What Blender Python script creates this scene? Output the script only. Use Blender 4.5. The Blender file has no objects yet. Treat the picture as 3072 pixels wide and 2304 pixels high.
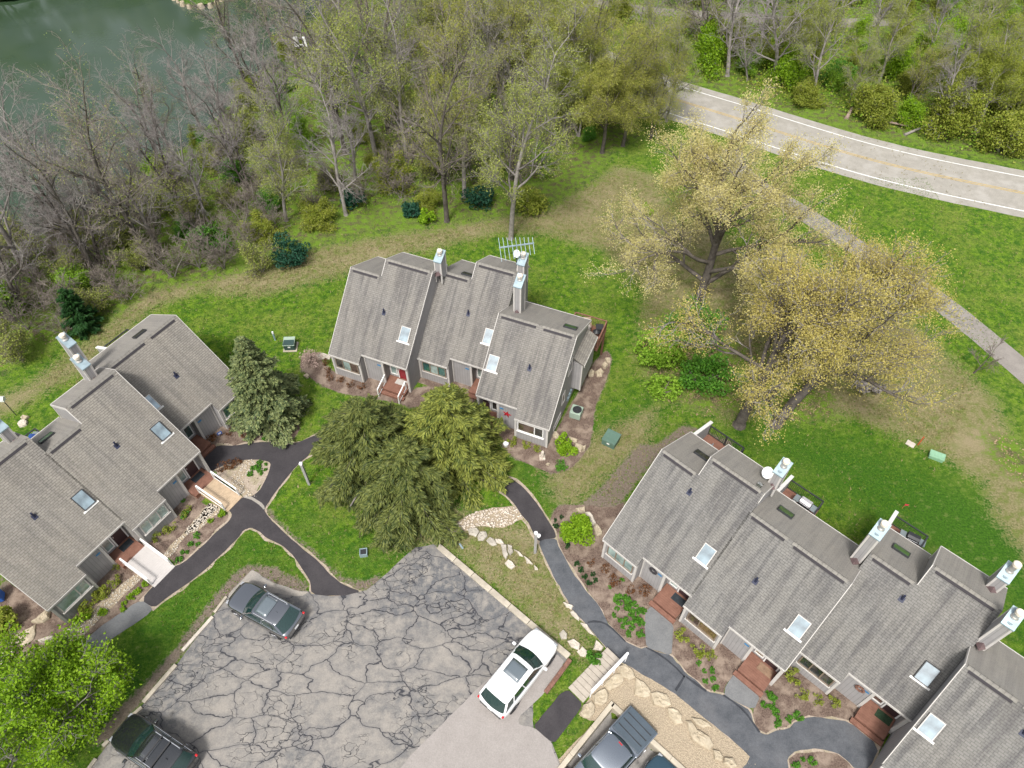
import bpy, bmesh, math, random
import numpy as np
from mathutils import Vector, Matrix
from mathutils.geometry import delaunay_2d_cdt
from math import radians as R, sin, cos, pi, tan, atan2, sqrt
random.seed(7); RS = np.random.RandomState(11)
SC = bpy.context.scene
COL = SC.collection

# ------------------------------------------------------------------ camera, sky, sun, exposure
CAMH, PITCH, FPX = 42.0, 50.3, 2130.0
cam = bpy.data.objects.new('camera', bpy.data.cameras.new('camera')); COL.objects.link(cam)
cam.location = (0, 0, CAMH); cam.rotation_euler = (R(90-PITCH), 0, 0)
cam.data.sensor_width = 36; cam.data.lens = FPX/3072*36; cam.data.clip_end = 3000
SC.camera = cam
wd = bpy.data.worlds.new('World'); SC.world = wd; wd.use_nodes = True
wn = wd.node_tree; wn.nodes.clear()
sky = wn.nodes.new('ShaderNodeTexSky'); sky.sky_type = 'NISHITA'; sky.sun_disc = False
sky.sun_elevation = R(58); sky.sun_rotation = R(200); sky.dust_density = 4.0; sky.air_density = 1.0; sky.ozone_density = 1.0
hs = wn.nodes.new('ShaderNodeHueSaturation'); hs.inputs['Saturation'].default_value = 0.30
bg = wn.nodes.new('ShaderNodeBackground'); bg.inputs['Strength'].default_value = 0.128
wo = wn.nodes.new('ShaderNodeOutputWorld')
wn.links.new(sky.outputs[0], hs.inputs['Color']); wn.links.new(hs.outputs[0], bg.inputs[0]); wn.links.new(bg.outputs[0], wo.inputs[0])
sun = bpy.data.objects.new('sun', bpy.data.lights.new('sun', 'SUN')); COL.objects.link(sun)
sun.data.energy = 2.3; sun.data.angle = R(10); sun.data.color = (1, .97, .92)
sun.rotation_euler = (R(32), 0, R(-20+0))
SC.view_settings.view_transform = 'Standard'; SC.view_settings.look = 'None'
SC.view_settings.gamma = 1; SC.view_settings.exposure = 0.72; SC.view_settings.use_curve_mapping = False

# ------------------------------------------------------------------ where things stand
_p = R(PITCH); FW = Vector((0, cos(_p), -sin(_p))); UPV = Vector((0, sin(_p), cos(_p)))
def at(px, z=0.0):
    """ground position (metres) of a point seen at px (survey units of the aerial photograph), at height z"""
    d = FW*FPX + Vector((1, 0, 0))*(px[0]-1536) - UPV*(px[1]-1152)
    t = (z-CAMH)/d.z
    return Vector((d.x*t, d.y*t, z))
# survey sheets: origin x, origin y, scale
SHEET = dict(a=(900,700,.452), b=(0,900,.452), c=(0,1500,.4847), d=(1700,1250,.3617), e=(2300,1350,.3496), f=(2300,1750,.349),
             g=(1600,1750,.339), h=(800,1200,.4069), m=(1800,500,.575), k=(2000,0,.4846), l=(300,1700,.364), i=(0,0,.4973),
             j=(1000,0,.4973), n=(1440,880,.3013), q=(960,1020,.2351), r=(1240,740,.1899), s=(0,980,.205), t=(540,1300,.1808),
             w=(2040,1300,.2411), z=(0,1600,.205), v=(1400,1380,.2411), y=(1380,1850,.199), p=(1640,2080,.208), D=(0,0,1.38879), x=(0,1860,.2677), o=(1660,1680,.1929))
def px(k, x, y):
    o = SHEET[k]; return (o[0]+o[2]*x, o[1]+o[2]*y)
def pts(s, z=0.0):
    """'b 10,20 30,40 c 5,6' -> list of ground points"""
    out = []; k = None
    for w in s.split():
        if ',' in w:
            x, y = map(float, w.split(',')); q = at(px(k, x, y), z); out.append((q.x, q.y))
        else: k = w
    return out
def pt(s, z=0.0):
    q = pts(s, z)[0]; return Vector((q[0], q[1], z))

SHORE = pts('i -1500,2300 0,1450 500,1250 900,1000 1150,800 1400,560 1600,330 1900,60 2300,-120', -3)
SHORE = [(-140, SHORE[0][1]-40)] + SHORE + [(10, 150), (60, 330)]
def seg_dist(P, A, B):
    AB = B-A; t = np.clip(((P-A)@AB)/(AB@AB), 0, 1)
    return np.linalg.norm(P-(A+t[:, None]*AB), axis=1)
def inside(P, poly):
    x, y = P[:, 0], P[:, 1]; c = np.zeros(len(P), bool); n = len(poly)
    for i in range(n):
        x1, y1 = poly[i]; x2, y2 = poly[(i+1) % n]
        if y1 == y2: continue
        m = ((y1 > y) != (y2 > y)) & (x < (x2-x1)*(y-y1)/(y2-y1)+x1); c ^= m
    return c
def poly_sd(P, poly):
    """signed distance, positive inside"""
    d = np.full(len(P), 1e9); pl = [np.array(p, float) for p in poly]
    for i in range(len(pl)): d = np.minimum(d, seg_dist(P, pl[i], pl[(i+1) % len(pl)]))
    return np.where(inside(P, poly), d, -d)
LAKEPOLY = SHORE + [(60, 600), (-600, 600), (-600, SHORE[0][1]-40)]
def height(P):
    P = np.atleast_2d(np.asarray(P, float))[:, :2]
    sd = poly_sd(P, LAKEPOLY)
    t = np.clip((sd+16)/20, 0, 1); t = t*t*(3-2*t)
    z = -4.2*t
    # gentle rise of the wood beyond the road
    return z
def hgt(x, y): return float(height([(x, y)])[0])
def atg(p):
    z = 0.0
    for _ in range(8):
        q = at(p, z); z = .5*z+.5*hgt(q.x, q.y)
    q = at(p, z); return Vector((q.x, q.y, hgt(q.x, q.y)))

# ------------------------------------------------------------------ materials
MATS = {}
class NT:
    def __init__(s, name):
        s.m = bpy.data.materials.new(name); s.m.use_nodes = True; s.t = s.m.node_tree; s.t.nodes.clear()
        s.out = s.t.nodes.new('ShaderNodeOutputMaterial'); s.b = s.t.nodes.new('ShaderNodeBsdfPrincipled')
        s.t.links.new(s.b.outputs[0], s.out.inputs[0]); MATS[name] = s.m
    def n(s, typ, **kw):
        n = s.t.nodes.new('ShaderNode'+typ)
        for k, v in kw.items():
            if k in n.inputs: n.inputs[k].default_value = v
            else: setattr(n, k, v)
        return n
    def l(s, a, b): s.t.links.new(a, b)
    def coord(s, kind='Object'):
        return s.n('TexCoord').outputs[kind]
    def noise(s, vec, scale, detail=4, rough=.55, out='Fac', dist=0):
        n = s.n('TexNoise'); n.inputs['Scale'].default_value = scale; n.inputs['Detail'].default_value = detail
        n.inputs['Roughness'].default_value = rough; n.inputs['Distortion'].default_value = dist
        if vec is not None: s.l(vec, n.inputs['Vector'])
        return n.outputs[out]
    def ramp(s, fac, stops, interp='LINEAR'):
        r = s.n('ValToRGB'); e = r.color_ramp.elements; r.color_ramp.interpolation = interp
        while len(e) < len(stops): e.new(.5)
        for i, (p, c) in enumerate(stops):
            e[i].position = p; e[i].color = (*c, 1) if len(c) == 3 else c
        s.l(fac, r.inputs[0]); return r.outputs[0]
    def mix(s, fac, a, b, mode='MIX'):
        m = s.n('Mix'); m.data_type = 'RGBA'; m.blend_type = mode
        for sock, v in ((m.inputs[0], fac), (m.inputs[6], a), (m.inputs[7], b)):
            if isinstance(v, (int, float)): sock.default_value = v
            elif isinstance(v, tuple): sock.default_value = (*v, 1)
            else: s.l(v, sock)
        return m.outputs[2]
    def math(s, op, a, b=0.0, c=None):
        m = s.n('Math'); m.operation = op
        for i, v in enumerate((a, b) if c is None else (a, b, c)):
            if isinstance(v, (int, float)): m.inputs[i].default_value = v
            else: s.l(v, m.inputs[i])
        return m.outputs[0]
    def maprange(s, v, a, b, c=0.0, d=1.0):
        m = s.n('MapRange'); s.l(v, m.inputs[0])
        for i, q in enumerate((a, b, c, d)): m.inputs[i+1].default_value = q
        return m.outputs[0]
    def bump(s, hgt_, strength=.5, dist=.02):
        b = s.n('Bump'); b.inputs['Strength'].default_value = strength; b.inputs['Distance'].default_value = dist
        s.l(hgt_, b.inputs['Height']); s.l(b.outputs[0], s.b.inputs['Normal']); return b
    def col(s, c):
        if isinstance(c, tuple): s.b.inputs['Base Color'].default_value = (*c, 1)
        else: s.l(c, s.b.inputs['Base Color'])
    def set(s, **kw):
        for k, v in kw.items(): s.b.inputs[k.replace('_', ' ')].default_value = v
def simple(name, c, rough=.6, metal=0.0, var=.12, scale=6.0, bump=0.0, spec=.5, coat=0.0):
    t = NT(name); v = t.coord()
    f = t.noise(v, scale, 5)
    lo = tuple(x*(1-var) for x in c); hi = tuple(min(1, x*(1+var)) for x in c)
    t.col(t.ramp(f, [(.3, lo), (.7, hi)])); t.set(Roughness=rough, Metallic=metal, Specular_IOR_Level=spec, Coat_Weight=coat)
    if bump: t.bump(t.noise(v, scale*6, 4), bump, .01)
    return t.m

# ground: weights painted per region in a colour attribute (r meadow, g woodland floor, b bare soil, a lush lawn)
t = NT('ground'); v = t.coord(); at_ = t.n('Attribute'); at_.attribute_name = 'zone'
sp = t.n('SeparateColor'); t.l(at_.outputs['Color'], sp.inputs[0]); al = at_.outputs['Alpha']
n1 = t.noise(v, .35, 6, .6); n2 = t.noise(v, 1.6, 6, .65); n3 = t.noise(v, 7, 5, .7); n4 = t.noise(v, 30, 3, .7)
lawn = t.mix(t.maprange(n2, .40, .60), (.05,.140,.009), (.18,.305,.020))
lawn = t.mix(t.math('MULTIPLY', t.maprange(n1, .45, .62), .7), lawn, (.215,.275,.045))
lawn = t.mix(t.math('MULTIPLY', t.maprange(n3, .55, .66), .6), lawn, (.34,.31,.12))
lawn = t.mix(t.math('MULTIPLY', t.maprange(n3, .5, .3), .5), lawn, (.035,.115,.010))
n5 = t.noise(v, 2.6, 6, .78); n6 = t.noise(v, 3.7, 5, .75, dist=.4)
lawn = t.mix(t.math('MULTIPLY', t.maprange(n5, .50, .60), .75), lawn, (.030,.105,.008)); lawn = t.mix(t.math('MULTIPLY', t.maprange(n6, .58, .68), .75), lawn, (.33,.29,.13))
lush = t.mix(t.maprange(n3, .35, .65), (.025,.095,.008), (.085,.20,.014))
lush = t.mix(t.math('MULTIPLY', t.maprange(n2, .56, .66), .5), lush, (.21,.26,.07))
lush = t.mix(t.math('MULTIPLY', t.maprange(n6, .60, .70), .6), lush, (.28,.26,.11))
lawn = t.mix(al, lawn, lush)
mead = t.mix(t.maprange(n3, .35, .65), (.17,.175,.06), (.38,.32,.18))
mead = t.mix(t.math('MULTIPLY', t.maprange(n2, .46, .62), .75), mead, (.15,.21,.035))
mead = t.mix(t.math('MULTIPLY', t.maprange(n1, .5, .7), .8), mead, (.38,.31,.19))
wood = t.mix(t.maprange(n3, .4, .62), (.09,.078,.04), (.19,.165,.09))
wood = t.mix(t.maprange(n2, .4, .56), wood, (.17,.28,.03))
wood = t.mix(t.math('MULTIPLY', t.maprange(n1, .5, .66), .7), wood, (.17,.29,.032))
soil = t.mix(t.maprange(n3, .3, .7), (.155,.12,.095), (.33,.27,.21))
soil = t.mix(t.maprange(n2, .52, .66), soil, (.24,.20,.15))
def zone(w, amt=.62):
    j = t.math('ADD', w, t.math('MULTIPLY', t.math('SUBTRACT', t.math('ADD', t.math('MULTIPLY', n3, .6), t.math('MULTIPLY', n2, .6)), .6), amt*2.2))
    return t.maprange(j, .38, .62)
c = t.mix(zone(sp.outputs[0]), lawn, mead); c = t.mix(zone(sp.outputs[1]), c, wood); c = t.mix(zone(sp.outputs[2]), c, soil)
c = t.mix(t.math('MULTIPLY', n4, .5), c, t.mix(1.0, c, (.45,.45,.45), 'MULTIPLY'))
t.col(c); t.set(Roughness=.95, Specular_IOR_Level=.15); t.bump(t.math('ADD', t.math('MULTIPLY', n3, 1.0), t.math('MULTIPLY', n4, .5)), .9, .16)

# cracked old asphalt
t = NT('cracked_asphalt'); v = t.coord()
def voro(vec, scale, w=0.0):
    n = t.n('TexVoronoi'); n.feature = 'DISTANCE_TO_EDGE'; n.inputs['Scale'].default_value = scale; t.l(vec, n.inputs['Vector']); return n.outputs['Distance']
def warp(vec, sc, amt):
    n = t.n('TexNoise'); n.inputs['Scale'].default_value = sc; n.inputs['Detail'].default_value = 4; t.l(vec, n.inputs['Vector'])
    s1 = t.n('VectorMath'); s1.operation = 'SUBTRACT'; t.l(n.outputs['Color'], s1.inputs[0]); s1.inputs[1].default_value = (.5,.5,.5)
    s2 = t.n('VectorMath'); s2.operation = 'SCALE'; t.l(s1.outputs[0], s2.inputs[0]); s2.inputs['Scale'].default_value = amt
    s3 = t.n('VectorMath'); s3.operation = 'ADD'; t.l(vec, s3.inputs[0]); t.l(s2.outputs[0], s3.inputs[1]); return s3.outputs[0]
mp = t.n('Mapping'); t.l(v, mp.inputs[0]); mp.inputs['Rotation'].default_value = (0, 0, R(-52)); mp.inputs['Scale'].default_value = (.62, 1.05, 1)
wv = warp(warp(mp.outputs[0], .45, 1.9), 2.4, .22)
big = voro(wv, .60); small = voro(warp(mp.outputs[0], 1.1, 1.3), 1.7)
cw = t.maprange(t.noise(v, .7, 5, .7), .34, .64, .0015, .019)
crk = t.math('LESS_THAN', big, cw)
crk = t.maprange(t.math('DIVIDE', big, cw), .3, 1.15, 1, 0)
msk = t.maprange(t.noise(v, .33, 3), .47, .56)
crk2 = t.math('MULTIPLY', t.maprange(small, .006, .028, 1, 0), msk)
crk = t.math('MAXIMUM', crk, crk2)
nA = t.noise(v, .9, 8, .68); nB = t.noise(v, .22, 4, .6); nC = t.noise(v, 14, 4, .7)
base = t.mix(t.maprange(nA, .38, .62), (.175,.163,.152), (.29,.26,.226))
darkm = t.math('MULTIPLY', t.maprange(nB, .47, .6), t.maprange(nA, .62, .42))
base = t.mix(t.math('MULTIPLY', darkm, .75), base, (.075,.078,.088))
at2 = t.n('Attribute'); at2.attribute_name = 'seal'
base = t.mix(t.math('MULTIPLY', at2.outputs['Fac'], t.maprange(t.noise(v, 1.4, 8, .7), .64, .50)), base, (.06,.066,.08))
dust = t.maprange(big, .05, .32, .0, 1.0)
base = t.mix(t.math('MULTIPLY', t.maprange(t.noise(v, 2.6, 5), .45, .62), .6), base, (.30,.27,.235))
base = t.mix(.35, base, t.mix(t.maprange(nC, .3, .7), (.10,.10,.10), (.30,.29,.27)))
base = t.mix(t.math('MULTIPLY', t.maprange(big, .0, .10, 1, 0), .35), base, (.09,.092,.105))
cc = t.mix(t.math('MULTIPLY', crk, .9), base, (.028,.03,.038))
t.col(cc); t.set(Roughness=.9, Specular_IOR_Level=.25)
t.bump(t.math('ADD', t.math('MULTIPLY', crk, -1.0), t.math('MULTIPLY', nC, .15)), .8, .03)

def asphalt(name, lo, hi, patch, pamt=.4, sp_=.25):
    t = NT(name); v = t.coord(); a = t.noise(v, 1.3, 7, .65); b = t.noise(v, 18, 4, .7); c0 = t.noise(v, .5, 4)
    c = t.mix(t.maprange(a, .35, .65), lo, hi); c = t.mix(t.math('MULTIPLY', t.maprange(c0, .5, .65), pamt), c, patch)
    c = t.mix(.3, c, t.mix(t.maprange(b, .3, .7), tuple(x*.55 for x in lo), tuple(x*1.5 for x in hi)))
    t.col(c); t.set(Roughness=.88, Specular_IOR_Level=sp_); t.bump(b, .4, .01)
asphalt('new_asphalt', (.034,.031,.034), (.052,.047,.05), (.07,.064,.065))
asphalt('old_asphalt', (.055,.060,.068), (.105,.11,.12), (.14,.14,.145), .6)
asphalt('stub_asphalt', (.13,.132,.135), (.18,.182,.182), (.11,.115,.12), .6)
asphalt('seal_line', (.028,.03,.036), (.045,.048,.055), (.05,.05,.055))
asphalt('concrete_pad', (.25,.228,.212), (.29,.265,.248), (.31,.287,.268), .5)
asphalt('truck_lot', (.20,.19,.18), (.27,.255,.24), (.3,.28,.26), .5)
asphalt('road', (.25,.235,.205), (.32,.30,.265), (.43,.41,.38), .5)
asphalt('trail', (.19,.172,.155), (.25,.228,.205), (.28,.255,.23), .5)
asphalt('dusty_asphalt', (.2,.19,.175), (.32,.29,.255), (.40,.35,.29), .7)
simple('white_line', (.72,.72,.70), .7, var=.12, scale=3); simple('yellow_line', (.42,.29,.08), .7, var=.3, scale=3)
simple('concrete', (.42,.37,.29), .85, var=.14, scale=2.5, bump=.3)
simple('kerb_concrete', (.40,.355,.285), .88, var=.25, scale=2.0, bump=.4)
simple('wheel_stop', (.47,.42,.36), .85, var=.15, scale=3, bump=.3)
simple('tread', (.38,.335,.28), .85, var=.12, scale=4, bump=.3)
simple('stop_timber', (.17,.085,.06), .85, var=.35, scale=7, bump=.5)

t = NT('gravel'); v = t.coord(); vo = t.n('TexVoronoi'); vo.inputs['Scale'].default_value = 14; t.l(v, vo.inputs['Vector'])
nn = t.noise(v, .8, 4); n9 = t.noise(v, 9, 4, .8)
c = t.mix(t.maprange(vo.outputs['Distance'], .1, .6), (.46,.375,.26), (.25,.2,.14)); c = t.mix(t.math('MULTIPLY', n9, .6), c, (.42,.35,.26))
c = t.mix(t.math('MULTIPLY', t.maprange(nn, .45, .65), .35), c, (.33,.27,.2))
t.col(c); t.set(Roughness=.95, Specular_IOR_Level=.15); t.bump(t.math('SUBTRACT', 1, vo.outputs['Distance']), .9, .03)
t = NT('mulch'); v = t.coord(); n9 = t.noise(v, 11, 6, .8); nn = t.noise(v, 1.2, 4)
c = t.mix(t.maprange(n9, .35, .65), (.07,.046,.036), (.21,.155,.125)); c = t.mix(t.math('MULTIPLY', t.maprange(nn, .45, .62), .75), c, (.30,.235,.185))
t.col(c); t.set(Roughness=.95, Specular_IOR_Level=.12); t.bump(n9, 1, .05)
t = NT('washed_soil'); v = t.coord(); n9 = t.noise(v, 8, 6, .8); nn = t.noise(v, 1.5, 4)
c = t.mix(t.maprange(n9, .35, .65), (.27,.215,.165), (.44,.37,.30)); c = t.mix(t.math('MULTIPLY', t.maprange(nn, .48, .6), .5), c, (.24,.22,.12))
t.col(c); t.set(Roughness=.95, Specular_IOR_Level=.12); t.bump(n9, .8, .04)

def stone(name, a, b, c3, sc=1.6):
    t = NT(name); v = t.coord(); x = t.noise(v, sc, 7, .65); y = t.noise(v, sc*7, 5, .7)
    oi = t.n('ObjectInfo').outputs['Random']
    c = t.mix(t.maprange(x, .35, .65), a, b); c = t.mix(t.math('MULTIPLY', t.maprange(y, .55, .7), .5), c, c3)
    c = t.mix(t.math('MULTIPLY', oi, .3), c, t.mix(1.0, c, (.72,.72,.74), 'MULTIPLY'))
    t.col(c); t.set(Roughness=.92, Specular_IOR_Level=.2); t.bump(t.math('ADD', x, t.math('MULTIPLY', y, .4)), .8, .05)
stone('limestone', (.36,.30,.21), (.50,.43,.32), (.28,.22,.15), 3)
stone('white_limestone', (.46,.41,.34), (.60,.54,.46), (.34,.3,.25), 3)
stone('grey_stone', (.33,.30,.25), (.47,.43,.37), (.22,.2,.16))
stone('river_rock', (.50,.43,.36), (.66,.58,.49), (.34,.3,.26), 4)

# roof shingles: uv = metres along the eave, metres up the slope
def shingle(name, tint, streak, k=1.0):
    t = NT(name); uv = t.n('UVMap').outputs[0]
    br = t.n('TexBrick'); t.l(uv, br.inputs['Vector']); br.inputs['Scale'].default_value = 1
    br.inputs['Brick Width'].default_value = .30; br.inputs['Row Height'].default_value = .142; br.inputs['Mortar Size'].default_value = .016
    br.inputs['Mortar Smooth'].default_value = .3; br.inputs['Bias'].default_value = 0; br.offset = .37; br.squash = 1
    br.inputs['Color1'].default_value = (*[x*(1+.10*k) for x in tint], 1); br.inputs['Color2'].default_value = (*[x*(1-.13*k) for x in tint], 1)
    br.inputs['Mortar'].default_value = (*[x*(1-.48*k) for x in tint], 1)  # darker course lines: lap shadow painted into the colour, along with tab joints
    mp = t.n('Mapping'); t.l(uv, mp.inputs[0]); mp.inputs['Scale'].default_value = (2.2, .22, 1)
    st = t.noise(mp.outputs[0], 1.0, 6, .62); big_ = t.noise(uv, .35, 4); fine = t.noise(uv, 40, 4, .8); blk = t.noise(uv, 5, 4, .7)
    c = br.outputs['Color']
    c = t.mix(t.math('MULTIPLY', t.maprange(blk, .3, .7), .30), c, t.mix(1., c, (1.35,1.3,1.22), 'MULTIPLY'))
    c = t.mix(t.math('MULTIPLY', t.maprange(st, .45, .62), min(streak, 1)), c, t.mix(1., c, (.42,.42,.47), 'MULTIPLY'))
    c = t.mix(t.math('MULTIPLY', t.maprange(big_, .35, .7), .3), c, t.mix(1., c, (1.2,1.15,1.05), 'MULTIPLY'))
    c = t.mix(.45, c, t.mix(1., c, t.ramp(fine, [(.3, (.55,.55,.55)), (.7, (1.5,1.48,1.42))]), 'MULTIPLY'))
    t.col(c); t.set(Roughness=.92, Specular_IOR_Level=.2)
    t.bump(t.math('ADD', t.math('SUBTRACT', 1, br.outputs['Fac']), t.math('MULTIPLY', fine, .3)), .6, .012)
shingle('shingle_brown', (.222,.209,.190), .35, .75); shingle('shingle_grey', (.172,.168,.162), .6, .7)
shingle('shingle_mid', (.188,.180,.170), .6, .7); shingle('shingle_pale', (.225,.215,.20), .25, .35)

def siding(name, c0, ori='x'):
    t = NT(name); v = t.coord(); sx = t.n('SeparateXYZ'); t.l(v, sx.inputs[0])
    ax = t.math('ADD', sx.outputs[0], sx.outputs[1])
    g = t.math('PINGPONG', t.math('MULTIPLY', ax, 1.0), .105); g = t.maprange(g, .0, .012, 0, 1)
    n = t.noise(v, 1.5, 5); c = t.mix(t.maprange(n, .3, .7), tuple(x*.93 for x in c0), tuple(x*1.07 for x in c0))
    c = t.mix(g, tuple(x*.55 for x in c0), c)
    t.col(c); t.set(Roughness=.8, Specular_IOR_Level=.25); t.bump(g, .6, .012)
siding('siding', (.30,.288,.285))
simple('trim', (.50,.475,.445), .7, var=.06, scale=2); simple('white_paint', (.70,.685,.66), .6, var=.06, scale=2)
simple('brown_frame', (.20,.155,.115), .6); simple('dark_metal', (.03,.032,.035), .45, var=.2)
simple('galvanised', (.26,.335,.37), .55, metal=.25, var=.16, scale=3); simple('flue_metal', (.55,.53,.50), .35, metal=.7, var=.2, scale=5)
simple('flue_top', (.62,.56,.47), .6, var=.15); simple('flashing', (.12,.08,.08), .6, var=.3)
simple('pipe_boot', (.018,.022,.05), .5); simple('black_plastic', (.02,.021,.024), .5); simple('ridge_dark', (.03,.026,.03), .8)
simple('red_door', (.22,.012,.02), .45); simple('dark_door', (.045,.022,.024), .5); simple('red_metal', (.33,.012,.02), .5)
simple('blue_sign', (.03,.19,.40), .5); simple('door_mat_dark', (.022,.028,.034), .9, var=.3); simple('door_mat_tan', (.22,.14,.09), .9, var=.3)
simple('door_mat_green', (.02,.045,.02), .9, var=.4, scale=12); simple('door_mat_pale', (.42,.40,.37), .9)
simple('cap_board', (.42,.34,.22), .8, var=.2)
t = NT('deck_wood'); v = t.coord(); oi = t.n('ObjectInfo'); n = t.noise(v, 3, 5); t.col(t.mix(t.maprange(n, .3, .7), (.155,.070,.046), (.225,.108,.074))); t.set(Roughness=.75)
simple('ramp_tan', (.40,.30,.20), .8, var=.16, scale=3); simple('ramp_white', (.46,.43,.41), .7, var=.05, scale=2); simple('raw_timber', (.50,.36,.2), .8, var=.2)
def glass(name, c, rough=.06, met=0.0):
    t = NT(name); v = t.coord(); n = t.noise(v, 1.3, 3)
    t.col(t.mix(t.maprange(n, .35, .65), tuple(x*.6 for x in c), tuple(x*1.4 for x in c))); t.set(Roughness=rough, Specular_IOR_Level=1.0, IOR=1.9, Metallic=met)
glass('glass_dark', (.02,.03,.03)); glass('glass_teal', (.02,.10,.09)); glass('glass_pale', (.26,.36,.34)); glass('glass_brown', (.07,.05,.04)); glass('glass_tan', (.16,.11,.05))
glass('skylight_glass', (.16,.22,.25), .2); glass('skylight_dark', (.05,.055,.045), .05); glass('skylight_green', (.05,.11,.04), .1); glass('skylight_blue', (.25,.36,.42), .1)
simple('utility_green', (.085,.15,.115), .5, var=.08); simple('utility_dark', (.03,.06,.055), .5); simple('utility_pale_green', (.20,.36,.23), .5); simple('white_label', (.75,.74,.72), .5)
simple('ac_green', (.28,.36,.29), .5, var=.08); simple('lamp_grey', (.32,.31,.30), .7); simple('lamp_glass', (.75,.74,.76), .3)
simple('orange', (.62,.08,.03), .5); simple('pink_flag', (.8,.03,.10), .5); simple('red_stake', (.5,.05,.02), .6)
simple('white_plastic', (.72,.72,.72), .35); simple('steel', (.62,.60,.62), .3, metal=.6); simple('chair_grey', (.16,.19,.20), .7); simple('cushion_tan', (.38,.27,.20), .85); simple('cushion_grey', (.36,.34,.31), .85)
simple('blue_cover', (.02,.06,.22), .4); simple('blue_bin', (.02,.10,.40), .5)

# ------------------------------------------------------------------ mesh helpers
class MB:
    """collects closed pieces in one bmesh"""
    def __init__(s): s.bm = bmesh.new(); s.uv = s.bm.loops.layers.uv.new('UVMap')
    def poly(s, co, uvs=None):
        vs = [s.bm.verts.new(c) for c in co]
        try: f = s.bm.faces.new(vs)
        except ValueError: return None
        if uvs:
            for lp, q in zip(f.loops, uvs): lp[s.uv].uv = q
        return f
    def box(s, x0, x1, y0, y1, z0, z1, M=None):
        c = [(x0,y0,z0),(x1,y0,z0),(x1,y1,z0),(x0,y1,z0),(x0,y0,z1),(x1,y0,z1),(x1,y1,z1),(x0,y1,z1)]
        if M is not None: c = [M @ Vector(q) for q in c]
        vs = [s.bm.verts.new(q) for q in c]
        for f in ((0,3,2,1),(4,5,6,7),(0,1,5,4),(1,2,6,5),(2,3,7,6),(3,0,4,7)): s.bm.faces.new([vs[i] for i in f])
        return s
    def prism(s, prof, x0, x1):
        """profile in (y,z), extruded along x; uv = (x, arc length)"""
        n = len(prof); a = [s.bm.verts.new((x0, p[0], p[1])) for p in prof]; b = [s.bm.verts.new((x1, p[0], p[1])) for p in prof]
        L = 0
        for i in range(n):
            j = (i+1) % n; d = math.dist(prof[i], prof[j])
            f = s.bm.faces.new((a[i], a[j], b[j], b[i]))
            for lp, q in zip(f.loops, ((x0, L), (x0, L+d), (x1, L+d), (x1, L))): lp[s.uv].uv = q
            L += d
        s.bm.faces.new(a[::-1]); s.bm.faces.new(b); return s
    def tube(s, p, q, r0, r1=None, n=8):
        r1 = r0 if r1 is None else r1; p = Vector(p); q = Vector(q); d = (q-p)
        if d.length < 1e-6: return s
        z = d.normalized(); x = z.orthogonal().normalized(); y = z.cross(x)
        A = [s.bm.verts.new(p+(x*cos(2*pi*k/n)+y*sin(2*pi*k/n))*r0) for k in range(n)]
        B = [s.bm.verts.new(q+(x*cos(2*pi*k/n)+y*sin(2*pi*k/n))*r1) for k in range(n)]
        for k in range(n): s.bm.faces.new((A[k], A[(k+1) % n], B[(k+1) % n], B[k]))
        s.bm.faces.new(A[::-1]); s.bm.faces.new(B); return s
    def bar(s, p, q, w, h=None):
        """square bar between two points"""
        h = h or w; p = Vector(p); q = Vector(q); d = q-p; z = d.normalized(); up = Vector((0, 0, 1))
        x = up.cross(z); x = Vector((1, 0, 0)) if x.length < 1e-3 else x.normalized(); y = z.cross(x)
        M = Matrix.Identity(4); M.col[0][:3] = x; M.col[1][:3] = y; M.col[2][:3] = z; M.col[3][:3] = p
        return s.box(-w/2, w/2, -h/2, h/2, 0, d.length, M)
    def mesh(s, name, smooth=False):
        bmesh.ops.recalc_face_normals(s.bm, faces=s.bm.faces)
        me = bpy.data.meshes.new(name); s.bm.to_mesh(me); s.bm.free()
        if smooth: me.shade_smooth()
        return me
    def obj(s, name, mat, parent=None, loc=None, smooth=False, bevel=0):
        me = s.mesh(name, smooth); return link(name, me, mat, parent, loc, bevel)
def link(name, me, mat, parent=None, loc=None, bevel=0):
    if mat is not None:
        me.materials.clear(); me.materials.append(MATS[mat] if isinstance(mat, str) else mat)
    o = bpy.data.objects.new(name, me); COL.objects.link(o)
    if parent is not None: o.parent = parent
    if loc is not None: o.location = loc
    if bevel:
        b = o.modifiers.new('bevel', 'BEVEL'); b.width = bevel; b.segments = 2; b.limit_method = 'ANGLE'
    return o
def tag(o, label=None, cat=None, group=None, kind=None):
    if label: o['label'] = label
    if cat: o['category'] = cat
    if group: o['group'] = group
    if kind: o['kind'] = kind
    return o
def thing(name, label, cat, loc=(0,0,0), rz=0.0, group=None):
    o = bpy.data.objects.new(name, None); COL.objects.link(o); o.empty_display_size = .3
    o.location = loc; o.rotation_euler = (0, 0, rz); return tag(o, label, cat, group)
def kids(o): return KIDS.get(o.name, [])
def copy_tree(o, parent=None):
    c = o.copy(); COL.objects.link(c)
    if parent is not None: c.parent = parent
    for ch in list(o.children): copy_tree(ch, c)
    return c
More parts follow.
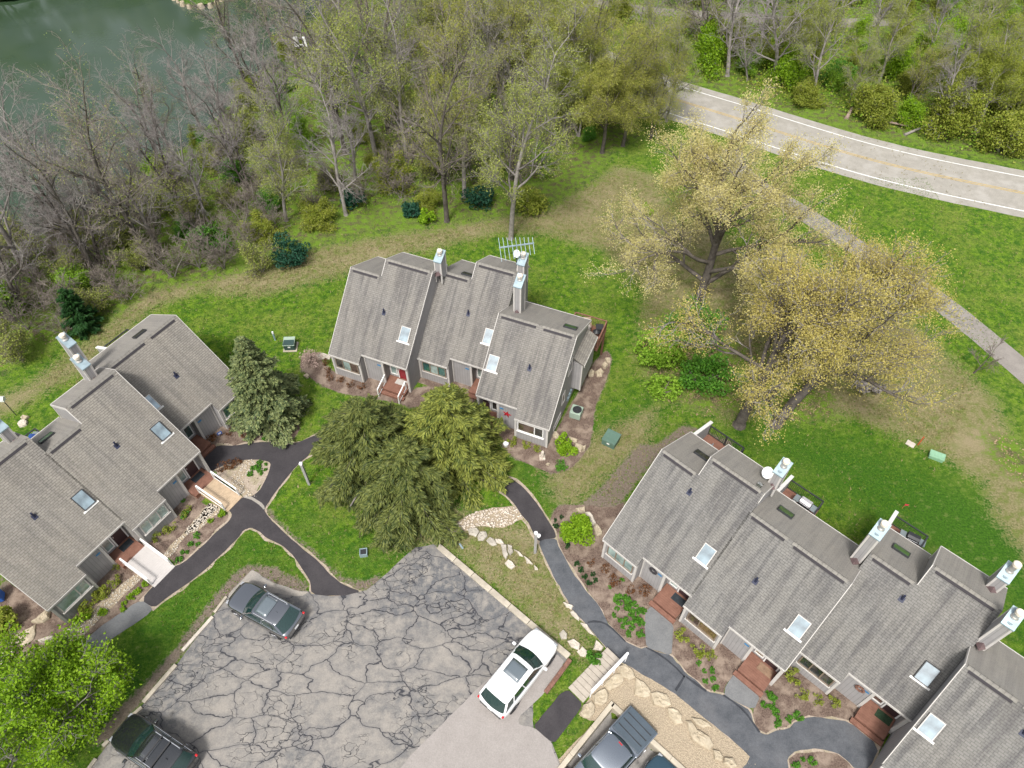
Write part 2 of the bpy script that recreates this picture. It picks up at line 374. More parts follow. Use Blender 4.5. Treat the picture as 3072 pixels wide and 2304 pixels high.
def from_np(name, V, F, mat, parent=None, smooth=False):
    me = bpy.data.meshes.new(name); V = np.asarray(V, np.float32); F = np.asarray(F, np.int32)
    me.vertices.add(len(V)); me.vertices.foreach_set('co', V.ravel()); k = F.shape[1]
    me.loops.add(F.size); me.loops.foreach_set('vertex_index', F.ravel())
    me.polygons.add(len(F)); me.polygons.foreach_set('loop_start', np.arange(0, F.size, k, dtype=np.int32))
    try: me.polygons.foreach_set('loop_total', np.full(len(F), k, np.int32))
    except Exception: pass
    me.update(calc_edges=True)
    if smooth: me.shade_smooth()
    return link(name, me, mat, parent)
# ------------------------------------------------------------------ region outlines
OLD = {}
PATH_W = pts('b 1330,1060 1400,995 1450,965 1560,970 1700,945 1830,945 1920,962 2000,940 2110,890 D 720,918 760,912 800,925 850,948 900,968 960,985 1010,1005 v 100,60 300,110 480,200 600,260 700,340 800,450 890,560 960,670 1040,790 1100,910 1112,975 1000,985 888,1015 830,920 780,800 700,710 650,640 600,560 500,450 400,380 330,320 200,250 60,200 D 980,1030 930,1010 880,990 830,972 780,955 740,962 h 400,350 330,395 250,460 190,520 120,610 50,700 b 1752,1390 h 0,850 60,910 130,980 200,1040 290,1120 380,1190 460,1280 530,1340 600,1380 700,1412 600,1440 480,1447 330,1432 325,1350 290,1290 240,1210 180,1130 110,1070 0,1020 c 1600,190 1550,172 1510,185 1470,240 1380,330 1250,450 1130,540 1040,600 950,672 875,618 965,515 1085,408 1110,405 1160,370 1250,290 1350,190 1420,130 1437,95 1425,70 b 1500,1398 1600,1312 1680,1300 1720,1270 1755,1210 1785,1140 1800,1080 1740,1062 1640,1060 1560,1075 1480,1100 1420,1130 1390,1142 1340,1090')
PATH_G = pts('v 888,1015 1000,985 1112,975 1150,1090 1230,1230 1290,1350 1370,1470 1500,1650 g 500,100 610,240 650,340 730,430 820,520 950,580 1000,570 1110,615 1220,640 1280,710 1350,800 1450,870 1530,955 1680,990 1800,1050 1920,1130 1950,1250 1990,1310 2060,1340 2130,1310 f 180,1250 250,1190 370,1150 560,1165 700,1185 970,1405 890,1587 760,1600 700,1530 600,1452 450,1418 250,1440 180,1500 190,1620 300,1800 600,2200 200,2600 -250,2100 -350,1700 g 1940,1560 1820,1440 1700,1340 1560,1230 1420,1110 1270,990 1180,930 1060,860 950,800 860,740 760,690 650,570 560,470 460,350 350,240 280,120 215,0 v 1130,1540 1060,1410 1000,1280 940,1130')
STUB1 = pts('g 1000,575 985,400 990,260 1045,195 1150,285 1240,370 1232,500 1222,645 1100,600')
STUB2 = pts('g 1685,995 1705,900 1790,790 1900,890 2005,995 1950,1125 1800,1050')
LOT = pts('c 1405,600 1320,720 1100,1010 890,1260 680,1500 540,1680 300,2100 z -1200,5200') [:7] + pts('D 130,1800 560,2300 1350,2300 1200,1900') + pts('g 280,1700 240,1600 160,1400 0,1300 D 1150,1500 g 60,900 290,690 300,660') + pts('h 1900,1600 1600,1340 1270,1075 1240,1060 1100,1090 1010,1160 940,1230 860,1300 740,1400 690,1412 600,1440 480,1447 330,1432') + pts('c 1920,570 1850,565 1700,520 1620,470 1560,430 1490,500')
PAD = pts('y 260,1085 0,1350 D 860,1659 700,1900 1300,2300 1500,1900 g 240,1634 170,1470 160,1402 0,1270 y 1559,0') [:10] + pts('y 900,1640 870,1530 1080,1340 1275,1150 1590,700 1440,545 700,700')
DRIVE = pts('g 300,940 370,1000 440,1070 380,1160 290,1280 200,1400 160,1408 80,1340 0,1270 60,1190 150,1090 230,990')
TRUCK = pts('g 690,1062 1340,1662 1700,2050 900,2700 -300,2300 235,1640')
GRAVEL = pts('g 650,800 740,745 830,720 900,775 950,800 1060,860 1180,930 1270,990 1420,1110 1560,1230 1700,1340 1820,1440 1940,1560 2120,1800 2000,2300 1340,1660 690,1060 560,1215 480,1210 400,1160 450,1075 510,1000 530,960 560,900')
GRAVELWALL = pts('g 560,1215 690,1055 240,1610 120,1780 60,1750 180,1600')
LIME_A = pts('b 1640,1065 1720,1062 1700,1090 1620,1170 1560,1250 1600,1300 1480,1200 1440,1140 1560,1120')
LIMESTRIP = [pts('t 1050,460 1180,432 1305,430 1230,560 1130,660 1040,750 1060,850 1200,1010 1300,1060 1080,1050 1010,1000 940,880 820,790 900,690 960,620 1040,540'),
             pts('t 500,1150 700,1250 600,1370 450,1480 250,1650 40,1659 200,1480 330,1340 400,1240'),
             pts('c 1300,10 1370,40 1260,130 1180,200 1120,260 1080,330 1030,370 1010,330 1100,240 1180,170 1240,90'),
             pts('c 850,455 890,485 800,560 720,640 640,710 560,800 480,870 380,880 300,900 400,830 520,740 600,650 700,570 780,500')]
RIVER = pts('v 130,640 300,600 450,590 600,575 650,640 705,725 600,780 480,845 300,840 170,820 60,860 -60,900 -180,960 -260,900 -120,760 0,700')
BEDS = [pts('q 40,300 200,420 550,560 800,560 1100,660 1300,600 1560,560 1900,600 n 100,1000 D 1010,880 940,900 860,870 800,860 740,850 690,830 650,800 650,765 690,760'),     # in front of the middle row
        pts('n 345,1400 660,1540 760,1380 850,1200 1010,935 1120,700 1260,560 1320,640 1250,900 1150,1100 1130,1300 1100,1500 1000,1640 n 900,1750 700,1800 500,1700 330,1640 200,1500 150,1350'),
        pts('b 1390,930 1510,850 1620,740 1760,760 1900,760 1980,800 1990,870 1920,960 1700,945 1560,968 1450,963'),
        pts('b 1240,1290 1300,1330 1440,1400 c 1437,95 1420,130 1350,190 1250,290 1160,370 1110,402 c 1040,350 900,260 1090,90'),
        pts('c 720,400 970,515 875,618 800,680 700,760 560,830 400,900 200,1000 60,1080 0,1000 0,480 300,650 410,770 610,540'),
        pts('d 290,1160 530,1365 620,1310 770,1460 700,1560 g 1050,190 985,400 1000,575 950,580 820,520 730,430 650,340 610,240 500,100 430,-20 v 1370,1470 1230,1230 1150,1090 1112,975 1060,850 1040,700 1150,560 1500,560 1800,600 2000,500'),
        pts('g 1240,370 1280,340 1580,585 1660,520 1850,695 1780,800 1705,900 1680,990 1530,955 1450,870 1350,800 1280,710 1222,640 1232,500'),
        pts('g 2010,990 2100,890 f 30,870 230,680 490,940 600,870 780,1070 700,1180 560,1165 370,1150 250,1190 180,1250 g 2130,1310 2060,1340 1990,1310 1950,1250 1930,1150'),
        pts('f 760,1600 700,1530 600,1452 450,1418 250,1440 180,1500 190,1620 300,1800 600,1900 800,1800')]
ISLAND_W = [pts('t 560,620 850,490 1050,455 1310,428 1430,440 1525,480 1440,720 1350,830 1210,1040 1060,1050 1000,1000 830,870')]

def resample(poly, step=.35, jit=.0, closed=True):
    out = []; n = len(poly)
    for i in range(n if closed else n-1):
        a = Vector(poly[i]); b = Vector(poly[(i+1) % n]); k = max(1, int((b-a).length/step))
        for j in range(k):
            q = a.lerp(b, j/k)
            if jit: q = q+Vector((random.uniform(-jit, jit), random.uniform(-jit, jit)))
            out.append((q.x, q.y))
    if not closed: out.append(tuple(poly[-1]))
    return out
def smooth_poly(poly, it=1):
    """corner-cutting keeps traced outlines from reading as straight segments"""
    for _ in range(it):
        o = []; n = len(poly)
        for i in range(n):
            a = Vector(poly[i]); b = Vector(poly[(i+1) % n])
            if (b-a).length < .25: o.append(tuple(a)); continue
            o.append(tuple(a.lerp(b, .2))); o.append(tuple(a.lerp(b, .8)))
        poly = o
    return poly
def sheet(name, poly, mat, dz, jit=.02, step=.35, interior=0, sm=1, base=None, thick=0):
    """a thin surface draped on the ground"""
    if sm: poly = smooth_poly(poly, sm)
    pl = resample(poly, step, jit); V = [Vector(p) for p in pl]; n = len(V)
    if interior:
        P = np.array(pl); x0, y0 = P.min(0); x1, y1 = P.max(0); gx, gy = np.meshgrid(np.arange(x0, x1, interior), np.arange(y0, y1, interior))
        Q = np.c_[gx.ravel(), gy.ravel()]; Q = Q[poly_sd(Q, pl) > interior*.4]; V += [Vector((float(a), float(b))) for a, b in Q]
    vs, es, fs, *_ = delaunay_2d_cdt(V, [(i, (i+1) % n) for i in range(n)], [list(range(n))], 1, 1e-5)
    P = np.array([[v.x, v.y] for v in vs]); z = (height(P) if base is None else np.full(len(P), base))+dz
    F = [f for f in fs if len(f) == 3]
    A = P; keep = []
    for f in F:
        a, b, c = f
        s = (A[b][0]-A[a][0])*(A[c][1]-A[a][1])-(A[c][0]-A[a][0])*(A[b][1]-A[a][1])
        if abs(s) < 1e-9: continue
        keep.append((a, b, c) if s > 0 else (a, c, b))
    o = from_np(name, np.c_[P, z], keep, mat); tag(o, kind='structure'); return o
def ribbon(cl, w, step=1.0):
    """outline of a strip along a centre line"""
    pl = [Vector(p) for p in resample(cl, step, closed=False)]
    for _ in range(6): pl = [pl[0]]+[(pl[i-1]+pl[i]*2+pl[i+1])/4 for i in range(1, len(pl)-1)]+[pl[-1]]
    L = []; Rr = []
    for i, p in enumerate(pl):
        d = (pl[min(i+1, len(pl)-1)]-pl[max(i-1, 0)]).normalized(); nrm = Vector((-d.y, d.x))
        L.append(tuple(p+nrm*w/2)); Rr.append(tuple(p-nrm*w/2))
    return L+Rr[::-1]

# ------------------------------------------------------------------ ground
def axis(lo, hi, step, far, k=1.35):
    a = list(np.arange(lo, hi+1e-6, step)); s = step; x = hi
    while x < far: s *= k; x += s; a.append(x)
    s = step; x = lo; b = []
    while x > -far: s *= k; x -= s; b.append(x)
    return np.array(b[::-1]+a)
gx = axis(-46, 44, .4, 700); gy = axis(5, 80, .4, 700)
XX, YY = np.meshgrid(gx, gy); GP = np.c_[XX.ravel(), YY.ravel()]
GZ = height(GP); LOTIN = poly_sd(GP, TRUCK); GZ = np.where(LOTIN > -.12, -.75, GZ)
nx_, ny_ = len(gx), len(gy); idx = np.arange(nx_*ny_).reshape(ny_, nx_)
GF = np.stack([idx[:-1, :-1].ravel(), idx[:-1, 1:].ravel(), idx[1:, 1:].ravel(), idx[1:, :-1].ravel()], 1)
ground = from_np('ground', np.c_[GP, GZ], GF, 'ground', smooth=True); tag(ground, kind='structure')
def soft(poly, w): return np.clip(poly_sd(GP, poly)/w*.5+.5, 0, 1)
def box_px(s): return pts(s)
WOOD_EDGE = pts('D -700,1010 -200,900 0,800 120,730 260,672 330,620 430,610 560,575 700,528 830,500 940,490 1060,470 1180,450 1270,400 1330,330 1400,290 1290,110 1110,20 1040,-60')
WOODPOLY = WOOD_EDGE+[(30, 330), (-300, 330), (-300, 40)]
WOOD_R = pts('D 1060,-60 1190,0 1300,70 1400,125 1500,175 1620,225 1760,262 1880,292 2000,318 2120,345 2300,370 2700,430')+[(200, 120), (260, 400), (30, 400)]
MEADOWS = [pts('D -100,900 60,830 180,740 260,672 330,620 560,575 700,528 940,490 1180,450 1330,360 1420,380 1480,520 1500,640 1430,690 1390,610 1300,540 1180,505 1080,500 900,545 720,600 560,640 430,628 330,665 250,735 180,800 90,850 0,900'),
           pts('D 1400,560 1520,440 1640,620 1900,640 2150,860 2212,1000 2400,1300 2250,1250 2150,1120 2120,1040 1990,960 1850,900 1700,900 1560,900 1420,860 1380,760'),
           pts('D 1180,1000 1300,930 1420,880 1400,960 1290,1050 1230,1100 1180,1060'), pts('D 840,1180 960,1090 1180,1150 1240,1270 1290,1430 1240,1420 1080,1270 960,1180')]
LITTER = [pts('D 2110,930 2190,930 2260,1010 2230,1070 2150,1010'), pts('D 1385,700 1440,660 1560,720 1700,800 1800,850 1820,900 1740,930 1640,900 1500,890 1400,860'), pts('D -100,900 120,740 300,640 250,620 0,780')]
SOILS = BEDS+ISLAND_W+[pts('D 1290,1060 1380,960 1410,960 1400,1010 1330,1100 1290,1180 1240,1160 1215,1120'), pts('D 1480,915 1500,925 1600,960 1460,970 1400,1010 1390,980'), pts('h -40,820 40,930 200,1060 420,1260 560,1350 700,1420 860,1320 820,1290 700,1340 560,1300 420,1180 280,1060 120,930 20,800'),
            pts('c 1320,690 1100,990 890,1230 700,1450 640,1560 580,1500 700,1330 900,1130 1100,900 1290,640 1450,450 1540,400 1700,420 1900,520 1900,590 1560,590'), pts('D 1640,1330 1570,1300 1290,1430 1240,1500 1215,1500')]
LUSH = [pts('D 1110,990 1180,1010 1300,900 1420,880 1400,960 1250,1060 1180,1090 1120,1060'), pts('D 1590,930 1750,930 1900,960 2100,1050 2300,1180 2300,1500 2150,1300 1880,1130 1700,1010'), pts('D 640,1130 760,1230 900,1230 1000,1110 860,1190 780,1200'), pts('c 1300,300 1560,190 1700,330 1860,500 1700,470 1500,400 1280,640 1000,1000 800,1250 700,1350 500,1500 700,1000 950,680')]
def zmax(polys, w):
    m = np.zeros(len(GP))
    for p in polys: m = np.maximum(m, soft(p, w))
    return m
near = (np.abs(GP[:, 0]) < 120) & (GP[:, 1] < 160)
ZC = np.c_[zmax(MEADOWS, 2.5), np.maximum(np.maximum(soft(WOODPOLY, 3.0), soft(WOOD_R, 3.0)), zmax(LITTER, 2.0)*.85), zmax(SOILS, .5), zmax(LUSH, 2.0)].astype(np.float32)
ca = ground.data.color_attributes.new('zone', 'FLOAT_COLOR', 'POINT'); ca.data.foreach_set('color', ZC.ravel())

t = NT('lake_water'); v = t.coord(); n = t.noise(v, .05, 3); w = t.noise(v, 2.2, 4)
t.col(t.mix(t.maprange(n, .35, .65), (.03,.055,.028), (.055,.08,.065))); t.set(Roughness=.08, Specular_IOR_Level=.5, IOR=1.33); t.bump(w, .10, .05)
mb = MB(); mb.poly([(-600, 20, -3.7), (20, 20, -3.7), (60, 600, -3.7), (-600, 600, -3.7)]); lake = mb.obj('lake_water', 'lake_water'); tag(lake, kind='structure')

# ------------------------------------------------------------------ surfaces
for i, b in enumerate(BEDS): sheet('mulch_bed', b, 'mulch', .006, .05)
for b in ISLAND_W: sheet('bare_soil', b, 'washed_soil', .008, .04)
for s in LIMESTRIP: sheet('limestone_chippings', s, 'gravel', .016, .05)
sheet('gravel_slope', GRAVEL, 'gravel', .012, .03)
sheet('gravel_margin', GRAVELWALL, 'gravel', .010, .03)
sheet('river_rock_bed', RIVER, 'gravel', .012, .05)
def seam_sheet(name, line, w, mat, dz): return sheet(name, ribbon(line, w, .4), mat, dz, .03, .4, sm=0)
lot = sheet('parking_lot', LOT, 'cracked_asphalt', .020, .03, .4, interior=.6, sm=0)
LP = np.array([v.co[:2] for v in lot.data.vertices]); SEAL = [pts('D 930,1170 1000,1200 1120,1300 1190,1400 1130,1420 1010,1330 880,1330 830,1260'), pts('c 1320,720 1250,850 1300,1000 1200,1150 1050,1300 880,1330 700,1500 800,1350 890,1260'), pts('c 1500,560 1700,560 2000,650 2000,760 1600,800 1300,760'), pts('D 1180,1350 1240,1430 1130,1530 1060,1440 1090,1350')]
sv = np.zeros(len(LP))
for p_ in SEAL: sv = np.maximum(sv, np.clip(poly_sd(LP, p_)/1.6*.5+.55, 0, 1))
a_ = lot.data.attributes.new('seal', 'FLOAT', 'POINT'); a_.data.foreach_set('value', sv.astype(np.float32))
sheet('concrete_pad', PAD, 'concrete_pad', .028, .015, .4)
sheet('dusty_apron', pts('c 1405,600 1490,500 1560,430 1620,470 1700,520 1850,565 1920,570 1860,600 1700,580 1560,560 1450,600'), 'dusty_asphalt', .026, .05)
sheet('old_path', PATH_G, 'old_asphalt', .024, .03)
def grown(poly, d):
    c = resample(poly, .5); n = len(c); A = sum(c[i][0]*c[(i+1) % n][1]-c[(i+1) % n][0]*c[i][1] for i in range(n)); s = 1 if A > 0 else -1; o = []
    for i in range(n):
        a = Vector(c[i-1]); b = Vector(c[(i+1) % n]); t_ = (b-a).normalized(); o.append(tuple(Vector(c[i])+Vector((t_.y, -t_.x))*s*(d*random.uniform(.3, 1.3))))
    return o
sheet('path_verge', grown(PATH_W, .17), 'washed_soil', .0085, .05, .5, sm=0)
sheet('path_verge', grown(PATH_G, .11), 'washed_soil', .0105, .04, .5, sm=0)
sheet('asphalt_path', PATH_W, 'new_asphalt', .032, .02)
sheet('path_stub', STUB1, 'stub_asphalt', .030, .02); sheet('path_stub', STUB2, 'stub_asphalt', .030, .02)
sheet('drive_strip', DRIVE, 'new_asphalt', .034, .02)
sheet('old_path', pts('c 878,615 950,672 900,720 800,790 700,850 600,960 480,1050 200,1250 0,1400 0,1250 300,1080 480,930 600,800 760,690'), 'stub_asphalt', .022, .03)
sheet('concrete_patch', pts('t 1040,1060 1200,1050 1390,1180 1420,1290 1300,1180 1150,1090'), 'dusty_asphalt', .037, .03)
sheet('truck_lot', TRUCK, 'truck_lot', .006, 0, .5, sm=0, base=-.75)
for l_ in ('g 480,345 540,310 620,280 680,400 750,470 815,515', 'g 1000,568 1110,610 1210,650 1290,740 1340,830', 'g 1340,820 1320,900 1260,950', 'g 1350,825 1440,900 1530,955', 'g 1680,990 1800,1060 1920,1140 1945,1230 2000,1320'):
    seam_sheet('sealed_seam', pts(l_), .11, 'seal_line', .038)
RCL = pts('k 2800,1310 2212,1198 1700,1095 1300,1003 960,903 640,800 300,690 j 2050,600 1750,480 1450,340 1200,240 1050,140 960,0 880,-160')
RW = 8.6
sheet('road', ribbon(RCL, RW), 'road', .015, .04, 1.0, sm=0)
def offset(cl, d):
    pl = [Vector(p) for p in resample(cl, 1.0, closed=False)]
    for _ in range(6): pl = [pl[0]]+[(pl[i-1]+pl[i]*2+pl[i+1])/4 for i in range(1, len(pl)-1)]+[pl[-1]]
    return [tuple(p+Vector((-(pl[min(i+1, len(pl)-1)]-pl[max(i-1, 0)]).normalized().y, (pl[min(i+1, len(pl)-1)]-pl[max(i-1, 0)]).normalized().x))*d) for i, p in enumerate(pl)]
sheet('road_edge_line', ribbon(offset(RCL, 3.15), .13), 'white_line', .020, 0, 1.0, sm=0)
sheet('road_edge_line', ribbon(offset(RCL, -3.05), .12), 'white_line', .020, 0, 1.0, sm=0)
sheet('road_centre_line', ribbon(offset(RCL, .10), .10), 'yellow_line', .020, 0, 1.0, sm=0)
sheet('road_centre_line', ribbon(offset(RCL, -.16), .10), 'yellow_line', .020, 0, 1.0, sm=0)
sheet('trail', ribbon(pts('j 2400,900 m 700,20 880,140 1060,240 1230,350 1400,460 1600,575 1750,690 1900,800 2050,930 2212,1065 2600,1400'), 2.3), 'trail', .015, .04, .6, sm=0)
BRD = pts('k -900,-60 -500,10 -100,70 310,100 640,118 860,135 1130,145 1420,130'); 
sheet('boardwalk_path', ribbon(BRD, 2.6), 'trail', .02, .05, 1, sm=0)
sheet('boardwalk_path', ribbon(pts('k 1330,150 1400,60 1440,-30 1500,-200'), 3.0), 'trail', .026, .05, 1, sm=0)
# ------------------------------------------------------------------ row houses
SL = .97; TH = math.atan(SL); CT = cos(TH); BS = .5
def sawroof(parent, x0, x1, voff, ve, vr, mat, thick=.13, name='front_roof'):
    """front slope laid in overlapping courses; uv in metres"""
    mb = MB(); ref = -.1; ex = .142
    zf = lambda v: 2.3+SL*(v+.15)
    ds = [(ve-ref)/CT]; k = math.floor((ve-ref)/CT/ex)+1
    while k*ex < (vr-ref)/CT-.01: ds.append(k*ex); k += 1
    ds.append((vr-ref)/CT)
    nrm = (-sin(TH), cos(TH)); P = []
    def pnt(d, lift): v = ref+d*CT; return (v+voff-sin(TH)*lift, zf(v)+cos(TH)*lift)
    for a, b in zip(ds[:-1], ds[1:]): P += [(pnt(a, .018), a), (pnt(b, .003), b)]
    P += [(pnt(ds[-1], -thick), ds[-1]), (pnt(ds[0], -thick), ds[0])]
    A = [mb.bm.verts.new((x0, p[0][0], p[0][1])) for p in P]; B = [mb.bm.verts.new((x1, p[0][0], p[0][1])) for p in P]; n = len(P)
    for i in range(n):
        j = (i+1) % n; f = mb.bm.faces.new((A[i], A[j], B[j], B[i])); ya, yb = P[i][1], P[j][1]
        if i % 2 == 1 and i < n-2: yb = ya
        for lp, q in zip(f.loops, ((x0, ya), (x0, yb), (x1, yb), (x1, ya))): lp[mb.uv].uv = (q[0]+voff*.13, q[1])
    mb.bm.faces.new(A[::-1]); mb.bm.faces.new(B)
    return mb.obj(name, mat, parent)
def zfront(v): return 2.3+SL*(v+.15)
def wall_prism(parent, x0, x1, prof, voff, name='wall', mat='siding'):
    mb = MB(); mb.prism([(v+voff, z) for v, z in prof], x0, x1); return mb.obj(name, mat, parent)
def bxo(parent, name, mat, x0, x1, y0, y1, z0, z1, bevel=0):
    mb = MB(); mb.box(min(x0, x1), max(x0, x1), y0, y1, z0, z1); return mb.obj(name, mat, parent, bevel=bevel)
def boards(parent, name, mat, x0, x1, y0, y1, z0, z1, along='x', w=.14, gap=.008):
    mb = MB()
    if along == 'x':
        y = y0
        while y < y1-.02: mb.box(x0, x1, y, min(y+w-gap, y1), z0, z1); y += w
    else:
        x = x0
        while x < x1-.02: mb.box(x, min(x+w-gap, x1), y0, y1, z0, z1); x += w
    o = mb.obj(name, mat, parent); o['kind'] = 'stuff'; return o
def on_roof(p, O, ang, voff):
    a = R(ang); U = Vector((cos(a), sin(a), 0)); V = Vector((-sin(a), cos(a), 0)); o = Vector((*O, 0))
    n = -SL*V+Vector((0, 0, 1)); p0 = o+V*(voff-.15)+Vector((0, 0, 2.3)); d = FW*FPX+Vector((1, 0, 0))*(p[0]-1536)-UPV*(p[1]-1152)
    c0 = Vector((0, 0, CAMH)); q = c0+d*(((p0-c0).dot(n))/d.dot(n))-o; return q.dot(U), q.dot(V)-voff
def on_back(p, O, ang, v0, z0):
    a = R(ang); U = Vector((cos(a), sin(a), 0)); V = Vector((-sin(a), cos(a), 0)); o = Vector((*O, 0))
    n = BS*V+Vector((0, 0, 1)); p0 = o+V*v0+Vector((0, 0, z0)); d = FW*FPX+Vector((1, 0, 0))*(p[0]-1536)-UPV*(p[1]-1152)
    c0 = Vector((0, 0, CAMH)); q = c0+d*(((p0-c0).dot(n))/d.dot(n))-o; return q.dot(U), q.dot(V)
def slab_obj(parent, name, mat, u, v, z, w, l, t, ang, lift=0):
    """flat box lying on a slope: w across, l up the slope, t thick"""
    mb = MB(); mb.box(-w/2, w/2, -l/2, l/2, lift, lift+t); o = mb.obj(name, mat, parent, (u, v, z)); o.rotation_euler = (ang, 0, 0); return o
def skylight(root, u, v, z, w, l, ang, glass_, frame='dark_metal', apron=True, apmat='white_paint'):
    e = bpy.data.objects.new('skylight', None); COL.objects.link(e); e.parent = root; e.location = (u, v, z); e.rotation_euler = (ang, 0, 0)
    mb = MB(); f = .045
    for x0, x1, y0, y1 in ((-w/2, w/2, -l/2, -l/2+f), (-w/2, w/2, l/2-f, l/2), (-w/2, -w/2+f, -l/2+f, l/2-f), (w/2-f, w/2, -l/2+f, l/2-f)): mb.box(x0, x1, y0, y1, 0, .13)
    mb.obj('frame', frame, e)
    mb = MB(); mb.box(-w/2+f, w/2-f, -l/2+f, l/2-f, .02, .115); mb.obj('pane', glass_, e)
    if apron: mb = MB(); mb.box(-w/2-.13, w/2+.13, -l/2-.12, -l/2-.005, .015, .045); mb.obj('flashing', apmat, e)
    return e
def chimney(root, u0, u1, v0, zf, zbase, rust=False, tall=0.0):
    """boxed chimney with a sloping sheet-metal lid and a round flue"""
    dp = .82; v1 = v0+dp; zr = zf+.5
    e = bpy.data.objects.new('chimney', None); COL.objects.link(e); e.parent = root
    mb = MB(); mb.prism([(v0, zbase), (v1, zbase-.7), (v1, zr), (v0, zf)], u0, u1); mb.obj('chimney_wall', 'siding', e)
    mb = MB()
    for (x, y, zt) in ((u0, v0, zf), (u1, v0, zf), (u0, v1, zr), (u1, v1, zr)):
        sx = -1 if x == u0 else 1; sy = -1 if y == v0 else 1
        mb.box(*sorted((x+sx*.015, x-sx*.085)), y+sy*.015 if sy < 0 else y, y if sy < 0 else y+.015, zbase-.7, zt-.01)
        mb.box(x if sx > 0 else x-.015, x+.015 if sx > 0 else x, *sorted((y, y-sy*.09)), zbase-.7, zt-.01)
    mb.obj('corner_board', 'trim', e)
    mb = MB(); o_ = .035; mb.prism([(v0-o_, zf-.05), (v1+o_, zr-.05), (v1+o_, zr+.04), (v0-o_, zf+.03)], u0-o_, u1+o_); lid = mb.obj('chimney_lid', 'galvanised', e)
    um = (u0+u1)/2; vm = v0+dp*.62; zm = zf+(zr-zf)*.62
    mb = MB(); mb.tube((um, vm, zm-.02), (um, vm, zm+.22+tall), .15, .15, 16); mb.tube((um, vm, zm+.0), (um, vm, zm+.07), .21, .17, 16); mb.obj('flue', 'flue_metal', e)
    mb = MB(); mb.tube((um, vm, zm+.22+tall), (um, vm, zm+.30+tall), .13, .13, 16)
    for k in range(3): mb.tube((um, vm, zm+.24+tall+k*.045), (um, vm, zm+.262+tall+k*.045), .19, .185, 16)
    mb.tube((um, vm, zm+.40+tall), (um, vm, zm+.44+tall), .20, .16, 18); mb.obj('flue_cap', 'flue_top', e)
    if rust: mb = MB(); mb.tube((um-.0, v0+.18, zf+.13), (um, v0+.18, zf+.155), .12, .12, 16); mb.obj('vent_collar', 'galvanised', e)
    mb = MB(); mb.poly([(u0, v0-.03, zbase+.13), (u1, v0-.03, zbase+.13), (um, v0-.42, zbase+.05+.21)]); mb.poly([(u0, v0-.0, zbase+.10), (um, v0-.0, zbase+.42), (um, v0-.45, zbase+.22+.02)]); mb.poly([(u1, v0-.0, zbase+.10), (um, v0-.45, zbase+.24), (um, v0-.0, zbase+.42)])
    mb.obj('flashing', 'flashing', e)
    return e
def pipe_boot(root, u, v, voff, mat='pipe_boot'):
    z = zfront(v); mb = MB(); M = Matrix.Translation((u, v+voff, z)) @ Matrix.Rotation(TH, 4, 'X'); mb.box(-.14, .14, -.16, .16, .0, .03, M)
    mb.tube((u, v+voff, z), (u, v+voff+.02, z+.42), .07, .055, 10); mb.obj('vent_pipe', mat, root)
def bay_window(root, X, voff, s0, s1, z0, z1, frame, panes, n=3, split=None):
    e = bpy.data.objects.new('window', None); COL.objects.link(e); e.parent = root
    y = voff-.075; a, b = sorted((X(s0), X(s1))); f = .07; mb = MB()
    mb.box(a, b, y+.0, voff+.01, z0, z0+f); mb.box(a, b, y, voff+.01, z1-f, z1)
    xs = [a]+[a+(b-a)*k/n for k in range(1, n)]+[b] if not split else [a, a+(b-a)*split, b]
    for i, x in enumerate(xs): w = f if 0 < i < len(xs)-1 else f; x_ = min(max(x-w/2, a), b-w); mb.box(x_, x_+w, y, voff+.01, z0+f, z1-f)
    mb.obj('window_frame', frame, e)
    for i in range(len(xs)-1):
        mb = MB(); mb.box(xs[i]+f/2, xs[i+1]-f/2, voff-.03, voff-.012, z0+f, z1-f); mb.obj('pane', panes[i % len(panes)], e)
    mb = MB(); mb.box(a-.06, b+.06, voff-.12, voff, z0-.07, z0-.0); mb.obj('window_sill', 'trim' if frame != 'white_paint' else 'white_paint', e)
